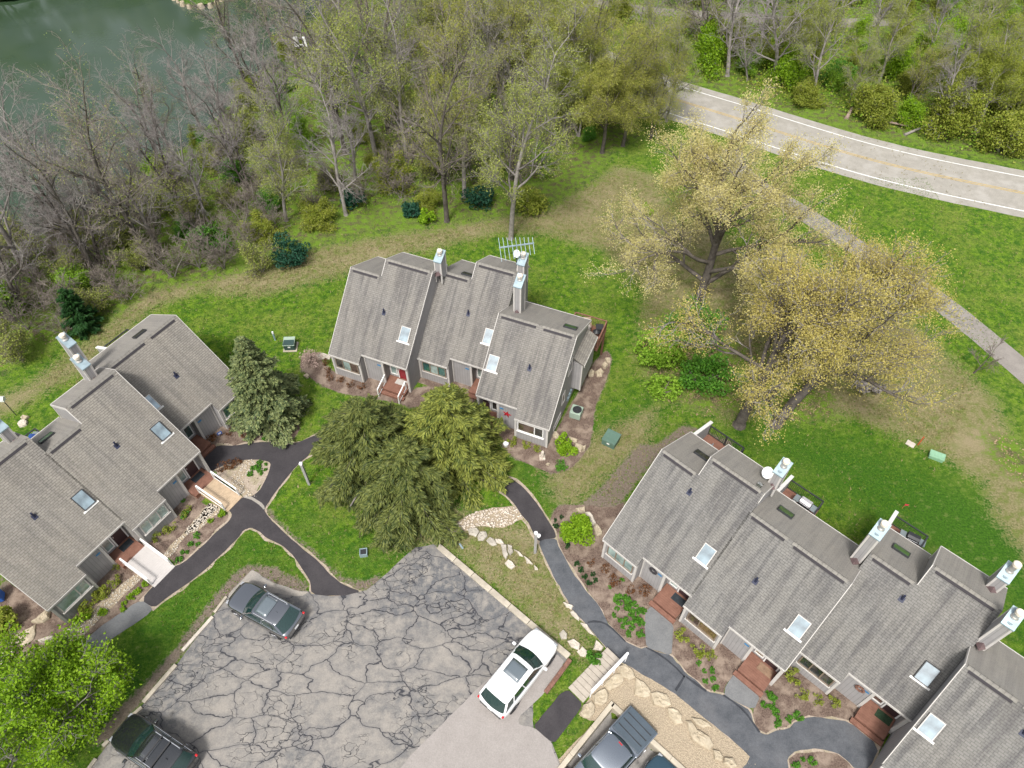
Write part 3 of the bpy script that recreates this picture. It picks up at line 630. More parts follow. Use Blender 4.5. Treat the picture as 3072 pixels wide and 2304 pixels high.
def unit(root, u0, u1, voff, mir=False, high=True, roofm='shingle_grey', backm='shingle_pale', win='brown_frame', panes=('glass_teal', 'glass_pale', 'glass_teal'), n=3, split=None, door='dark_door', side='glass_pale', mat_='door_mat_dark', porch=True, steps=True, wz0=1.0):
    W = u1-u0; X = (lambda s: u0+s) if not mir else (lambda s: u1-s); bw = 2.5
    def xr(a, b): return tuple(sorted((X(a), X(b))))
    # roofs
    vrb = 4.72; vre = 5.65 if high else 4.72
    for (a, b, ve, vr, vb) in ((-.10, bw, -.1, vrb, 8.25), (bw, W+.0, .43, vre, 7.92 if high else 8.25)):
        x0, x1 = xr(a, b)
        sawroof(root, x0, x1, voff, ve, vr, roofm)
        zr = zfront(vr); mb = MB(); mb.prism([(vr+voff, zr+.004), (vr+voff, zr-.13), (vb+voff, zr-BS*(vb-vr)-.13), (vb+voff, zr-BS*(vb-vr)+.004)][::-1], x0, x1)
        # uv of the top face: metres
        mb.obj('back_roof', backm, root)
        # ridge caps laid piece by piece, vent strip in front, its shadow line put in as dark colour
        mb = MB(); x = x0+.12
        while x < x1-.30:
            q = random.uniform(.000, .014); mb.prism([(vr+voff-.12, zr-.12*SL+.03+q), (vr+voff, zr+.055+q), (vr+voff+.14, zr-.14*BS+.02+q), (vr+voff+.14, zr-.14*BS-.02), (vr+voff, zr-.02), (vr+voff-.12, zr-.12*SL-.02)], x, x+.275); x += .29
        o = mb.obj('ridge_caps', backm, root); o['kind'] = 'stuff'
        mb = MB(); mb.prism([(vr+voff-.225, zr-.225*SL+.0), (vr+voff-.225, zr-.225*SL+.045), (vr+voff-.12, zr-.12*SL+.05), (vr+voff-.12, zr-.12*SL)], x0+.25, x1-.3); mb.obj('ridge_vent', 'ridge_dark', root)
        # gutter and back fascia
        mb = MB(); mb.prism([(ve+voff-.055, zfront(ve)-.15), (ve+voff-.055, zfront(ve)-.015), (ve+voff+.02, zfront(ve)-.02), (ve+voff+.02, zfront(ve)-.15)], x0, x1); mb.obj('gutter', 'trim', root)
        zb = zr-BS*(vb-vr); mb = MB(); mb.prism([(vb+voff, zb-.18), (vb+voff, zb+.0), (vb+voff+.05, zb+.0), (vb+voff+.05, zb-.18)], x0, x1); mb.obj('fascia', 'trim', root)
    # step side of the raised part: rake boards
    if high:
        zr = zfront(vre); xs = X(bw); dx = -1 if not mir else 1; a, b = sorted((xs, xs+dx*.04))
        mb = MB(); mb.prism([(vre+voff, zr-.17), (vre+voff, zr+.015), (7.95+voff, zr-BS*(7.95-vre)+.015), (7.95+voff, zr-BS*(7.95-vre)-.17)], a, b)
        mb.prism([(vrb+voff, zfront(vrb)-.02), (vrb+voff, zfront(vrb)+.015), (vre+voff, zr+.015), (vre+voff, zr-.17)], a, b)
        mb.box(a, b, 7.72+voff, 7.83+voff, 5.0, zr-BS*(7.8-vre)-.15); mb.obj('rake_board', 'trim', root)
    # walls
    zb = zfront(vrb)-BS*(8.0-vrb)
    wall_prism(root, *xr(.0, bw), [(0, 0), (0, zfront(0)-.18), (vrb, zfront(vrb)-.15), (8.0, zb-.15), (8.0, 0)], voff)
    zr = zfront(vre); vb = 7.75 if high else 8.0
    wall_prism(root, *xr(bw, 4.1), [(.62, 0), (.62, zfront(.62)-.17), (vre, zr-.15), (vb, zr-BS*(vb-vre)-.15), (vb, 0)], voff)
    wall_prism(root, *xr(4.1, W-.14), [(1.3, 0), (1.3, zfront(1.3)-.17), (vre, zr-.15), (vb, zr-BS*(vb-vre)-.15), (vb, 0)], voff)
    wall_prism(root, *xr(W-.14, W-.02), [(.58, 0), (.58, zfront(.58)-.17), (vre, zr-.15), (vb, zr-BS*(vb-vre)-.15), (vb, 0)], voff)
    # corner boards and posts
    for s, v, d in ((.0, 0, .12), (bw-.12, 0, .12)):
        a, b = xr(s, s+d); bxo(root, 'corner_board', 'trim', a-.012, b+.012, voff-.035, voff+.09, .02, zfront(0)-.16)
    a, b = xr(3.98, 4.13); bxo(root, 'corner_board', 'trim', a, b+.01, voff+.57, voff+.70, .0, zfront(.6)-.17)
    a, b = xr(W-.17, W+.005); bxo(root, 'corner_board', 'trim', a, b, voff+.52, voff+.66, .0, zfront(.55)-.17)
    a, b = xr(bw+.04, bw+.12); bxo(root, 'downspout', 'trim', a, b, voff+.55, voff+.63, .05, zfront(.5)-.17)
    bay_window(root, X, voff, .32, 2.28, wz0, 2.08, win, panes, n, split)
    # door and side light in the recess
    e = bpy.data.objects.new('door', None); COL.objects.link(e); e.parent = root
    bxo(e, 'door_leaf', door, *xr(4.98, 5.72), voff+1.255, voff+1.285, .42, 2.45); bxo(e, 'handle', 'steel', *xr(5.03, 5.08), voff+1.21, voff+1.255, 1.35, 1.45)
    mb = MB(); a, b = xr(4.9, 5.8); mb.box(a, b, voff+1.23, voff+1.3, 2.45, 2.55); mb.box(a, a+.08, voff+1.23, voff+1.3, .42, 2.45); mb.box(b-.08, b, voff+1.23, voff+1.3, .42, 2.45); mb.obj('door_frame', 'white_paint', e)
    w = bpy.data.objects.new('side_window', None); COL.objects.link(w); w.parent = root; a, b = xr(4.25, 4.84)
    mb = MB(); mb.box(a, b, voff+1.235, voff+1.3, .62, .70); mb.box(a, b, voff+1.235, voff+1.3, 2.4, 2.5); mb.box(a, a+.07, voff+1.235, voff+1.3, .7, 2.4); mb.box(b-.07, b, voff+1.235, voff+1.3, .7, 2.4); mb.obj('window_frame', 'white_paint', w)
    bxo(w, 'pane', side, a+.07, b-.07, voff+1.27, voff+1.285, .7, 2.4)
    a, b = xr(4.13, W-.17); boards(root, 'deck_board', 'deck_wood', a, b, voff-.18, voff+1.26, .36, .40)
    bxo(root, 'porch_base', 'deck_wood', a+.02, b-.02, voff-.15, voff+1.24, .0, .355)
    if steps: a, b = xr(4.05, W-.1); boards(root, 'step_board', 'deck_wood', a, b, voff-.48, voff-.19, .17, .21); bxo(root, 'step_base', 'deck_wood', a+.02, b-.02, voff-.46, voff-.19, 0, .168)
    if mat_: bxo(root, 'door_mat', mat_, *xr(4.85, 5.7), voff+.62, voff+1.12, .402, .42)
    a, b = xr(3.62, 3.9); bxo(root, 'house_number_plate', 'blue_sign', a, b, voff+.585, voff+.6, 1.95, 2.08)
def railing(parent, name, mat, P, h=.95, post=.08, spacing=.11, bal=True, top=.05, topmat=None):
    """posts, balusters and rails along a polyline of (x,y,z)"""
    mb = MB(); bb = MB()
    for a, b in zip(P[:-1], P[1:]):
        a = Vector(a); b = Vector(b); L = (b-a).length; k = max(1, round(L/1.7))
        for i in range(k+1):
            q = a.lerp(b, i/k); mb.box(q.x-post/2, q.x+post/2, q.y-post/2, q.y+post/2, q.z-.02, q.z+h)
        mb.bar(a+Vector((0, 0, h+.02)), b+Vector((0, 0, h+.02)), top*1.8, top); mb.bar(a+Vector((0, 0, .12)), b+Vector((0, 0, .12)), .04, .04)
        if bal:
            m = int(L/spacing)
            for i in range(1, m): q = a.lerp(b, i/m); bb.box(q.x-.012, q.x+.012, q.y-.012, q.y+.012, q.z+.13, q.z+h)
    o = mb.obj(name, mat, parent)
    if bal: s = bb.obj('baluster', mat, o); s['kind'] = 'stuff'
    else: bb.bm.free()
    return o
def deck(root, u0, u1, v0, v1, wallside=0, rails='flr', railmat='dark_metal'):
    """raised back deck on posts"""
    e = bpy.data.objects.new('back_deck', None); COL.objects.link(e); e.parent = root
    boards(e, 'deck_board', 'deck_wood', u0, u1, v0, v1, 2.62, 2.66); bxo(e, 'deck_frame', 'deck_wood', u0+.01, u1-.01, v0, v1-.01, 2.42, 2.615)
    mb = MB()
    for x in (u0+.1, u1-.1): mb.box(x-.07, x+.07, v1-.25, v1-.11, -3, 2.42)
    mb.obj('post', 'deck_wood', e)
    z = 2.66; P = [(u0+.05, v0+.05, z), (u0+.05, v1-.05, z), (u1-.05, v1-.05, z), (u1-.05, v0+.05, z)]
    if wallside < 0: P = P[1:]
    if wallside > 0: P = P[:-1]
    railing(e, 'railing', railmat, P)
    if wallside:
        x = u0-.06 if wallside < 0 else u1-.06; mb = MB(); mb.prism([(v0, 2.4), (v0, 4.9), (v1, 3.9), (v1, 2.4)], x, x+.12); mb.obj('privacy_wall', 'siding', e)
        mb = MB(); mb.prism([(v0, 4.9), (v0, 4.97), (v1+.05, 3.97), (v1+.05, 3.88)], x-.05, x+.17); mb.obj('wall_cap', 'white_paint', e)
def rake(root, x, side, voff, ve, vr, vb, mat='trim'):
    a, b = sorted((x, x+side*.035)); zr = zfront(vr); mb = MB()
    mb.prism([(ve+voff, zfront(ve)-.17), (ve+voff, zfront(ve)+.02), (vr+voff, zr+.025), (vb+voff, zr-BS*(vb-vr)+.02), (vb+voff, zr-BS*(vb-vr)-.17), (vr+voff, zr-.18)], a, b); mb.obj('rake_board', mat, root)

O1, A1 = (-13.66, 35.91), -22.5; O2, A2 = (-26.73, 16.17), 58.5; O3, A3 = (5.73, 20.52), -44.0
row1 = thing('row_house', 'grey sided row house in the centre lawn with three stepped roofs and three chimneys', 'house', (*O1, 0), R(A1))
row2 = thing('row_house', 'grey sided row house beside the dark path with pale board ramps at its doors', 'house', (*O2, 0), R(A2))
row3 = thing('row_house', 'long grey sided row house with streaked grey shingle roofs along the old asphalt path', 'house', (*O3, 0), R(A3))
for O_, A__, a_, b_, v_ in ((O1, A1, .0, 6.2, 0), (O1, A1, 6.2, 11.9, 2.2), (O1, A1, 11.9, 17.9, -.25), (O2, A2, .0, 12.1, 0), (O2, A2, 12.1, 17.9, 2.4), (O3, A3, .0, 12.0, 0), (O3, A3, 12.0, 17.95, 2.3)):
    q_ = [(O_[0]+u*cos(R(A__))-v*sin(R(A__)), O_[1]+u*sin(R(A__))+v*cos(R(A__))) for u, v in ((a_, v_-.55), (b_, v_-.55), (b_, v_+1.2), (a_, v_+1.2))]
    sheet('mulch_bed', q_, 'mulch', .003, .05, .5, sm=0)
# middle row: three homes
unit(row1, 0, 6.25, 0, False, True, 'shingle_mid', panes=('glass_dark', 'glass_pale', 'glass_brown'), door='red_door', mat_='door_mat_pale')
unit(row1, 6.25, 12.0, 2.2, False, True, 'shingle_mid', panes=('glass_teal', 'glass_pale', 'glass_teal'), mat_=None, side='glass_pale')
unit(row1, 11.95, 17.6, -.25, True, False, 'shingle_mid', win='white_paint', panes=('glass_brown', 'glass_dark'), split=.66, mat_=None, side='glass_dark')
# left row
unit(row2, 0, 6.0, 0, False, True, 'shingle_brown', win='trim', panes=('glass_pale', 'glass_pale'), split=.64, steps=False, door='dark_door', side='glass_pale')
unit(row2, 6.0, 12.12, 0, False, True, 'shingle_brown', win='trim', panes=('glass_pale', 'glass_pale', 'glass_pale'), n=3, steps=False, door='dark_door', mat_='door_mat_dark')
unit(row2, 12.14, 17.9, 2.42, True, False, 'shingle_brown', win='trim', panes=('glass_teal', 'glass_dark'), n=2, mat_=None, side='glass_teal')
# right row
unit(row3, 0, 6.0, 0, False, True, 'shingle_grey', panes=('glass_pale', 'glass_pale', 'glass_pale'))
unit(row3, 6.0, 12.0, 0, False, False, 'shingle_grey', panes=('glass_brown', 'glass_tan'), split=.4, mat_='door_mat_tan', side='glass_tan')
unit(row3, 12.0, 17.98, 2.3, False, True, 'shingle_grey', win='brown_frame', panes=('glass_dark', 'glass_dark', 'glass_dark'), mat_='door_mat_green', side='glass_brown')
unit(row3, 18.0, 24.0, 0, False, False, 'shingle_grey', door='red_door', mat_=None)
rake(row1, -.1, -1, 0, -.1, 4.72, 8.25); rake(row1, 6.25, 1, 0, .43, 5.65, 7.92); rake(row1, 17.7, 1, -.25, -.1, 4.72, 8.25); rake(row1, 11.95, -1, -.25, .43, 4.72, 8.25)
rake(row2, -.1, -1, 0, -.1, 4.72, 8.25); rake(row2, 12.12, 1, 0, .43, 5.65, 7.92); rake(row2, 18.0, 1, 2.42, -.1, 4.72, 8.25)
rake(row3, -.1, -1, 0, -.1, 4.72, 8.25); rake(row3, 12.0, 1, 0, .43, 4.72, 8.25); rake(row3, 17.9, -1, 0, .0, 4.72, 8.25)
rake(row3, 6.0, 1, 0, 5.2, 5.65, 7.92)
for (rt, u, v, zf, zb, ru) in ((row1, 6.2, 6.1, 8.55, 7.3, 0), (row1, 11.75, 8.25, 8.4, 7.0, 0), (row1, 12.6, 5.55, 8.85, 6.3, 0),
                               (row2, 5.22, 6.8, 8.4, 7.0, 0), (row2, 10.91, 6.82, 8.4, 7.0, 0), (row2, 11.52, 8.75, 8.75, 5.5, 0),
                               (row3, 5.66, 6.88, 8.4, 7.05, 1), (row3, 11.28, 6.67, 8.8, 6.0, 1), (row3, 17.0, 9.2, 8.4, 7.2, 1), (row3, 17.95, 6.64, 8.8, 6.2, 1)):
    chimney(rt, u, u+.55, v, zf, zb, bool(ru), .35 if (rt is row3 and u in (17.0,)) else (.12 if rt is row3 else 0))
def quad_c(s, on): q = [on(px(s.split()[0], *map(float, w.split(',')))) for w in s.split()[1:]]; return sum(a for a, b in q)/len(q), sum(b for a, b in q)/len(q)
for rt, O, A, voff, s, gl, fr in ((row1, O1, A1, 0, 'a 650,710 715,735 740,625 690,615', 'skylight_glass', 'trim'), (row1, O1, A1, 2.2, 'a 1215,722 1262,735 1300,650 1247,633', 'skylight_glass', 'trim'), (row1, O1, A1, -.25, 'a 1238,900 1297,915 1325,820 1268,810', 'skylight_glass', 'trim'),
                                  (row2, O2, A2, 2.42, 'b 905,690 1030,740 1068,705 985,632', 'skylight_blue', 'trim'), (row2, O2, A2, 0, 'b 992,858 1085,935 1135,885 1045,810', 'skylight_glass', 'dark_metal'), (row2, O2, A2, 0, 'b 470,1320 575,1395 630,1335 530,1260', 'skylight_glass', 'dark_metal'),
                                  (row3, O3, A3, 0, 'd 1075,1175 1150,1235 1245,1110 1165,1045', 'skylight_glass', 'trim'), (row3, O3, A3, 0, 'e 185,1560 280,1615 378,1480 280,1400', 'skylight_glass', 'trim'), (row3, O3, A3, 2.3, 'f 1268,812 1380,885 1485,740 1385,662', 'skylight_glass', 'dark_metal'), (row3, O3, A3, 0, 'f 1302,1260 1412,1345 1530,1200 1420,1105', 'skylight_glass', 'trim')):
    u, v = quad_c(s, lambda p: on_roof(p, O, A, voff)); skylight(rt, u, v+voff, zfront(v), .78, 1.12, TH, gl, fr)
for rt, O, A, voff, s in ((row1, O1, A1, 0, 'a 557,530'), (row1, O1, A1, 2.2, 'a 1117,538'), (row1, O1, A1, -.25, 'a 1523,900'), (row2, O2, A2, 2.42, 'b 1170,505'), (row2, O2, A2, 0, 'b 775,970'), (row2, O2, A2, 0, 'b 230,1440'),
                          (row3, O3, A3, 0, 'd 1018,630'), (row3, O3, A3, 0, 'd 1565,1368'), (row3, O3, A3, 2.3, 'e 1158,1280'), (row3, O3, A3, 0, 'f 2205,1290')):
    u, v = quad_c(s, lambda p: on_roof(p, O, A, voff)); pipe_boot(rt, u, v, voff)
zl, zh = zfront(4.72), zfront(5.65); AB = -math.atan(BS)
for rt, O, A, voff, s, gl in ((row1, O1, A1, -.25, 'a 1760,630 1805,645 1830,625 1785,610', 'skylight_green'), (row1, O1, A1, 2.2, 'r 815,450 905,480 910,450 840,430', 'skylight_dark'), (row2, O2, A2, 2.42, 'b 885,255 945,245 975,205 915,215', 'skylight_dark'), (row2, O2, A2, 0, 'b 265,950 330,930 355,900 300,895', 'skylight_green'),
                              (row3, O3, A3, 0, 'd 1060,310 1130,365 1180,340 1105,290', 'skylight_dark'), (row3, O3, A3, 0, 'w 1215,955 1350,1065 1405,1015 1270,930', 'skylight_green'), (row3, O3, A3, 2.3, 'e 1085,850 1190,930 1210,885 1110,815', 'skylight_green')):
    u, v = quad_c(s, lambda p: on_back(p, O, A, 4.72+voff, zl)); skylight(rt, u, v, zl-BS*(v-voff-4.72), .95, .55, AB, gl, 'dark_metal', False)
u, v = quad_c('w 950,640 990,690 1025,665 975,625', lambda p: on_back(p, O3, A3, 5.65, zh)); slab_obj(row3, 'roof_vent', 'skylight_dark', u, v, zh-BS*(v-5.65), .3, .3, .16, AB)
for rt, a, b, v0, v1, ws in ((row3, 0.05, 2.75, 8.25, 10.85, -1), (row3, 6.1, 8.45, 8.25, 10.8, -1), (row3, 11.95, 14.1, 10.5, 12.95, -1), (row1, 15.9, 18.5, 7.8, 10.0, 0), (row2, 14.3, 16.85, 10.7, 12.85, -1), (row2, 5.3, 7.45, 8.25, 10.6, 0), (row1, 11.7, 14.2, 7.8, 9.7, 0)):
    deck(rt, a, b, v0, v1, ws, railmat='deck_wood' if (rt is row1 and a > 15) else 'dark_metal')
# gable of the middle row: side wing, windows
e = bpy.data.objects.new('side_wing', None); COL.objects.link(e); e.parent = row1
mb = MB(); mb.prism([(4.6, 1.35), (4.6, 4.15), (7.5, 4.15), (7.5, 1.35)], 17.6, 18.3); mb.obj('wall', 'siding', e)
mb = MB(); P = [(17.6, 4.62), (18.42, 4.12), (18.42, 4.22), (17.6, 4.74)]; A_ = [mb.bm.verts.new((x, 4.5, z)) for x, z in P]; B_ = [mb.bm.verts.new((x, 7.6, z)) for x, z in P]
for i in range(4): f = mb.bm.faces.new((A_[i], A_[(i+1) % 4], B_[(i+1) % 4], B_[i])); [setattr(lp[mb.uv], 'uv', (lp.vert.co.y, lp.vert.co.x)) for lp in f.loops]
mb.bm.faces.new(A_[::-1]); mb.bm.faces.new(B_); mb.obj('wing_roof', 'shingle_brown', e)
bxo(e, 'corner_board', 'trim', 18.24, 18.33, 4.56, 4.68, 1.33, 4.12); bxo(e, 'fascia', 'trim', 18.43, 18.47, 4.5, 7.6, 4.0, 4.2)
for (v0, v1, z0, z1) in ((3.75, 4.55, 3.75, 5.0), (4.0, 4.6, 5.25, 5.75), (2.75, 3.35, 1.6, 2.75), (1.2, 2.7, .45, 1.0)):
    w = bpy.data.objects.new('window', None); COL.objects.link(w); w.parent = row1; mb = MB(); x = 17.58
    for a, b, c_, d in ((v0, v1, z0, z0+.07), (v0, v1, z1-.07, z1), (v0, v0+.07, z0+.07, z1-.07), (v1-.07, v1, z0+.07, z1-.07)): mb.box(x, x+.07, a-.25, b-.25, c_, d)
    mb.obj('window_frame', 'trim', w); bxo(w, 'pane', 'glass_dark', x, x+.035, v0-.18, v1-.32, z0+.07, z1-.07)
for k, (v, z) in enumerate(((4.25, .9), (3.9, .8), (4.55, 1.0))): bxo(row1, 'meter_box', 'galvanised', 17.58, 17.72, v-.1, v+.1, z-.16, z+.18, .02)
for k, (v, z) in enumerate(((1.5, 1.2), (1.9, 1.1), (2.3, 1.2))): bxo(row2, 'meter_box', 'galvanised', -.14, .01, v-.1, v+.1, z-.16, z+.18, .02)
# ramps and rails at the doors
def ramp(root, u0, u1, v0, v1, z1, mat, railm='white_paint'):
    e = bpy.data.objects.new('ramp', None); COL.objects.link(e); e.parent = root; mb = MB(); n = 18; L = v1-v0
    for i in range(n):
        a = v0+L*i/n; b = v0+L*(i+1)/n-.006; za = .03+(z1-.03)*i/n; zb = .03+(z1-.03)*(i+1)/n
        mb.prism([(a, za), (b, zb), (b, zb+.035), (a, za+.035)], u0, u1)
    o = mb.obj('ramp_board', mat, e); o['kind'] = 'stuff'
    mb = MB(); mb.prism([(v0, 0), (v1, 0), (v1, z1-.005), (v0, .025)], u0+.03, u1-.03); mb.obj('ramp_frame', 'raw_timber', e)
    for x in (u0+.04, u1-.04): railing(e, 'handrail', railm, [(x, v0+.25, .06), (x, v1, z1)], .85, .09, bal=False, top=.06); bpy.data.objects[-1] if False else None
ramp(row2, 10.45, 11.85, -2.65, -.17, .36, 'ramp_tan'); ramp(row2, 4.3, 5.95, -2.7, -.17, .36, 'ramp_white')
for x in (4.2, 5.95): railing(row1, 'handrail', 'white_paint', [(x, -.75, .02), (x, .45, .4)], .85, .08, bal=False, top=.05)
mb = MB(); mb.bm.verts.new((0, 0, 0)); mb.bm.free()
def star(name, mat, parent, loc):
    mb = MB(); P = []
    for k in range(10): r = .36 if k % 2 == 0 else .15; P.append((sin(k*pi/5+.2)*r, cos(k*pi/5+.2)*r))
    f = [mb.bm.verts.new((x, -.015, z)) for x, z in P]; b = [mb.bm.verts.new((x, .0, z)) for x, z in P]; c0 = mb.bm.verts.new((0, -.07, 0))
    for i in range(10): j = (i+1) % 10; mb.bm.faces.new((f[i], f[j], c0)); mb.bm.faces.new((f[i], b[i], b[j], f[j]))
    mb.bm.faces.new(b); o = mb.obj(name, mat, parent, loc); return o
def rowpt(root_o, A, u, v, z): a = R(A); return (root_o[0]+u*cos(a)-v*sin(a), root_o[1]+u*sin(a)+v*cos(a), z)
s_ = star('barn_star', 'red_metal', None, rowpt(O1, A1, 14.25, -.25+.60, 1.55)); s_.rotation_euler = (0, 0, R(A1)); tag(s_, 'red metal star hung on the grey siding of the middle row house', 'wall decoration')
# ------------------------------------------------------------------ kerbs, walls, steps
def bar_thing(name, label, cat, a, b, w, h, mat, z0=0.0, group=None, kind=None, bevel=.02):
    a = Vector(a); b = Vector(b); L = (b-a).length; mb = MB(); mb.box(-L/2, L/2, -w/2, w/2, 0, h)
    m = (a+b)/2; o = mb.obj(name, mat, None, (m.x, m.y, z0), bevel=bevel); d = b-a; o.rotation_euler = (0, 0, atan2(d.y, d.x)); tag(o, label, cat, group, kind); return o
K = [pt('h 1262,1078'), pt('g 318,655')]; n = 7
for i in range(n):
    a = K[0].lerp(K[1], i/n); b = K[0].lerp(K[1], (i+1)/n-.003); bar_thing('kerb', None, None, a, b, .36, .17, 'kerb_concrete', 0, None, 'structure')
for s, lab, m, w in (('c 1320,725 1132,936', 'pale concrete wheel stop on the lot edge below the sky reflecting dark car', 'wheel_stop', .2), ('c 1092,1022 890,1256', 'long tan concrete wheel stop between the two dark parked cars', 'kerb_concrete', .24),
                     ('c 882,1285 812,1345', 'short tan wheel stop just before the nose of the black car', 'kerb_concrete', .2), ('c 676,1490 640,1526', 'stub of wheel stop showing past the black car nose', 'kerb_concrete', .2),
                     ('c 598,1602 500,1740', 'pale yellow wheel stop cut by the bottom edge of the lot', 'kerb_concrete', .2), ('c 1405,600 1330,700', 'weathered tan wheel stop touching the nose of the sky reflecting dark car', 'kerb_concrete', .16)):
    P = pts(s); bar_thing('wheel_stop', lab, 'wheel stop', P[0]+(0,), P[1]+(0,), w, .14, m, .0, 'wheel stops along the parking lot edge')
P = pts('g 325,680 108,972'); bar_thing('parking_timber', 'weathered red brown timber lying beside the white car', 'timber', P[0]+(0,), P[1]+(0,), .26, .2, 'stop_timber', 0)
P = pts('g 120,1750 240,1598 690,1042 1340,1640 1520,1800'); 
e = thing('retaining_wall', 'low pale concrete wall wrapping the corner of the sunken lot round the pickup', 'wall', (0, 0, 0))
for a, b in ((P[0], P[2]), (P[2], P[4])):
    a = Vector(a+(0,)); b = Vector(b+(0,)); d = (b-a).normalized(); L = (b-a).length; k = 3
    for i in range(k):
        p = a+d*(L*i/k); q = a+d*(L*(i+1)/k-.008); m = (p+q)/2; mb = MB(); l = (q-p).length
        off = .14 if (i == 0 and a.x != P[0][0]) else 0
        mb.box(-l/2+off, l/2, -.27, .0 , -.8, .14); o = mb.obj('wall_section', 'concrete', e, (m.x, m.y, 0), bevel=.02); o.rotation_euler = (0, 0, atan2(d.y, d.x))
# garden steps
e = thing('garden_steps', 'wide weathered board steps with a metal handrail between old path and lot', 'steps', (0, 0, 0))
A_, B_, C_, D_ = [Vector(p+(0,)) for p in pts('g 308,925 652,580 768,692 440,1058')]; n = 10
for i in range(n):
    a = A_.lerp(B_, i/n); b = A_.lerp(B_, (i+1)/n-.006); c = D_.lerp(C_, (i+1)/n-.006); d = D_.lerp(C_, i/n); z = .06+.028*i; mb = MB()
    lo = [mb.bm.verts.new((q.x, q.y, 0.0)) for q in (a, b, c, d)]; hi = [mb.bm.verts.new((q.x, q.y, z)) for q in (a, b, c, d)]
    mb.bm.faces.new(hi); mb.bm.faces.new(lo[::-1]); [mb.bm.faces.new((lo[k], lo[(k+1) % 4], hi[(k+1) % 4], hi[k])) for k in range(4)]
    mb.obj('tread', 'tread', e, bevel=.01)
R0 = at(px('g', 500, 1010), .0); R1 = at(px('g', 812, 690), .0); mb = MB()
for k in range(4): q = R0.lerp(R1, k/3); mb.tube((q.x, q.y, 0), (q.x, q.y, 1.15+.09*k), .035, .035, 8)
mb.bar((R0.x, R0.y, 1.1), (R1.x, R1.y, 1.40), .14, .05); mb.bar((R0.x, R0.y, .65), (R1.x, R1.y, .95), .07, .05); mb.obj('handrail', 'white_plastic', e)

# ------------------------------------------------------------------ vehicles
def paint(name, c, met, rough, coat=.6, ior=1.5):
    t = NT(name); t.col(c); t.set(Metallic=met, Roughness=rough, Coat_Weight=coat, Coat_Roughness=.04, Coat_IOR=ior)
paint('paint_grey', (.23,.242,.26), 1.0, .14, 1.0, 2.1); paint('paint_black', (.015,.017,.02), .3, .2, 1.0, 1.7); paint('paint_white', (.80,.80,.80), 0, .25, .8)
paint('paint_slate', (.40,.44,.48), 1.0, .2, 1.0, 1.8); paint('paint_blue', (.03,.07,.10), .3, .25, 1.0)
simple('tyre', (.018,.018,.019), .85); simple('rim', (.30,.30,.31), .35, metal=.8); simple('rim_dark', (.05,.05,.055), .4, metal=.5); simple('plastic_trim', (.022,.022,.024), .6)
simple('tonneau', (.055,.075,.095), .55, var=.06); simple('chrome', (.75,.75,.76), .12, metal=1); simple('tail_red', (.45,.01,.015), .25); simple('lamp_clear', (.30,.31,.33), .15); simple('plate_white', (.7,.7,.7), .5)
t = NT('car_glass'); t.col((.012,.035,.032)); t.set(Roughness=.03, Specular_IOR_Level=.8, IOR=1.5, Coat_Weight=.4)
t = NT('roof_glass'); t.col((.09,.115,.13)); t.set(Roughness=.08, Specular_IOR_Level=1.0, IOR=1.9)
t = NT('roof_glass_dark'); t.col((.02,.022,.025)); t.set(Roughness=.05, Specular_IOR_Level=1.0, IOR=1.6)
def loft(rings, closed_ends=True):
    mb = MB(); VR = [[mb.bm.verts.new(p) for p in r] for r in rings]; n = len(rings[0])
    for a, b in zip(VR[:-1], VR[1:]):
        for k in range(n): mb.bm.faces.new((a[k], a[(k+1) % n], b[(k+1) % n], b[k]))
    if closed_ends: mb.bm.faces.new(VR[0][::-1]); mb.bm.faces.new(VR[-1])
    return mb
def subsurf(o, lv=2):
    m = o.modifiers.new('subsurf', 'SUBSURF'); m.levels = lv; m.render_levels = lv; o.data.shade_smooth(); return o
def grid_patch(mb, P, th=.02):
    """P rows x cols of points -> a thin curved pane"""
    r = len(P); c = len(P[0]); V = [[mb.bm.verts.new(p) for p in row] for row in P]
    for i in range(r-1):
        for j in range(c-1): mb.bm.faces.new((V[i][j], V[i][j+1], V[i+1][j+1], V[i+1][j]))
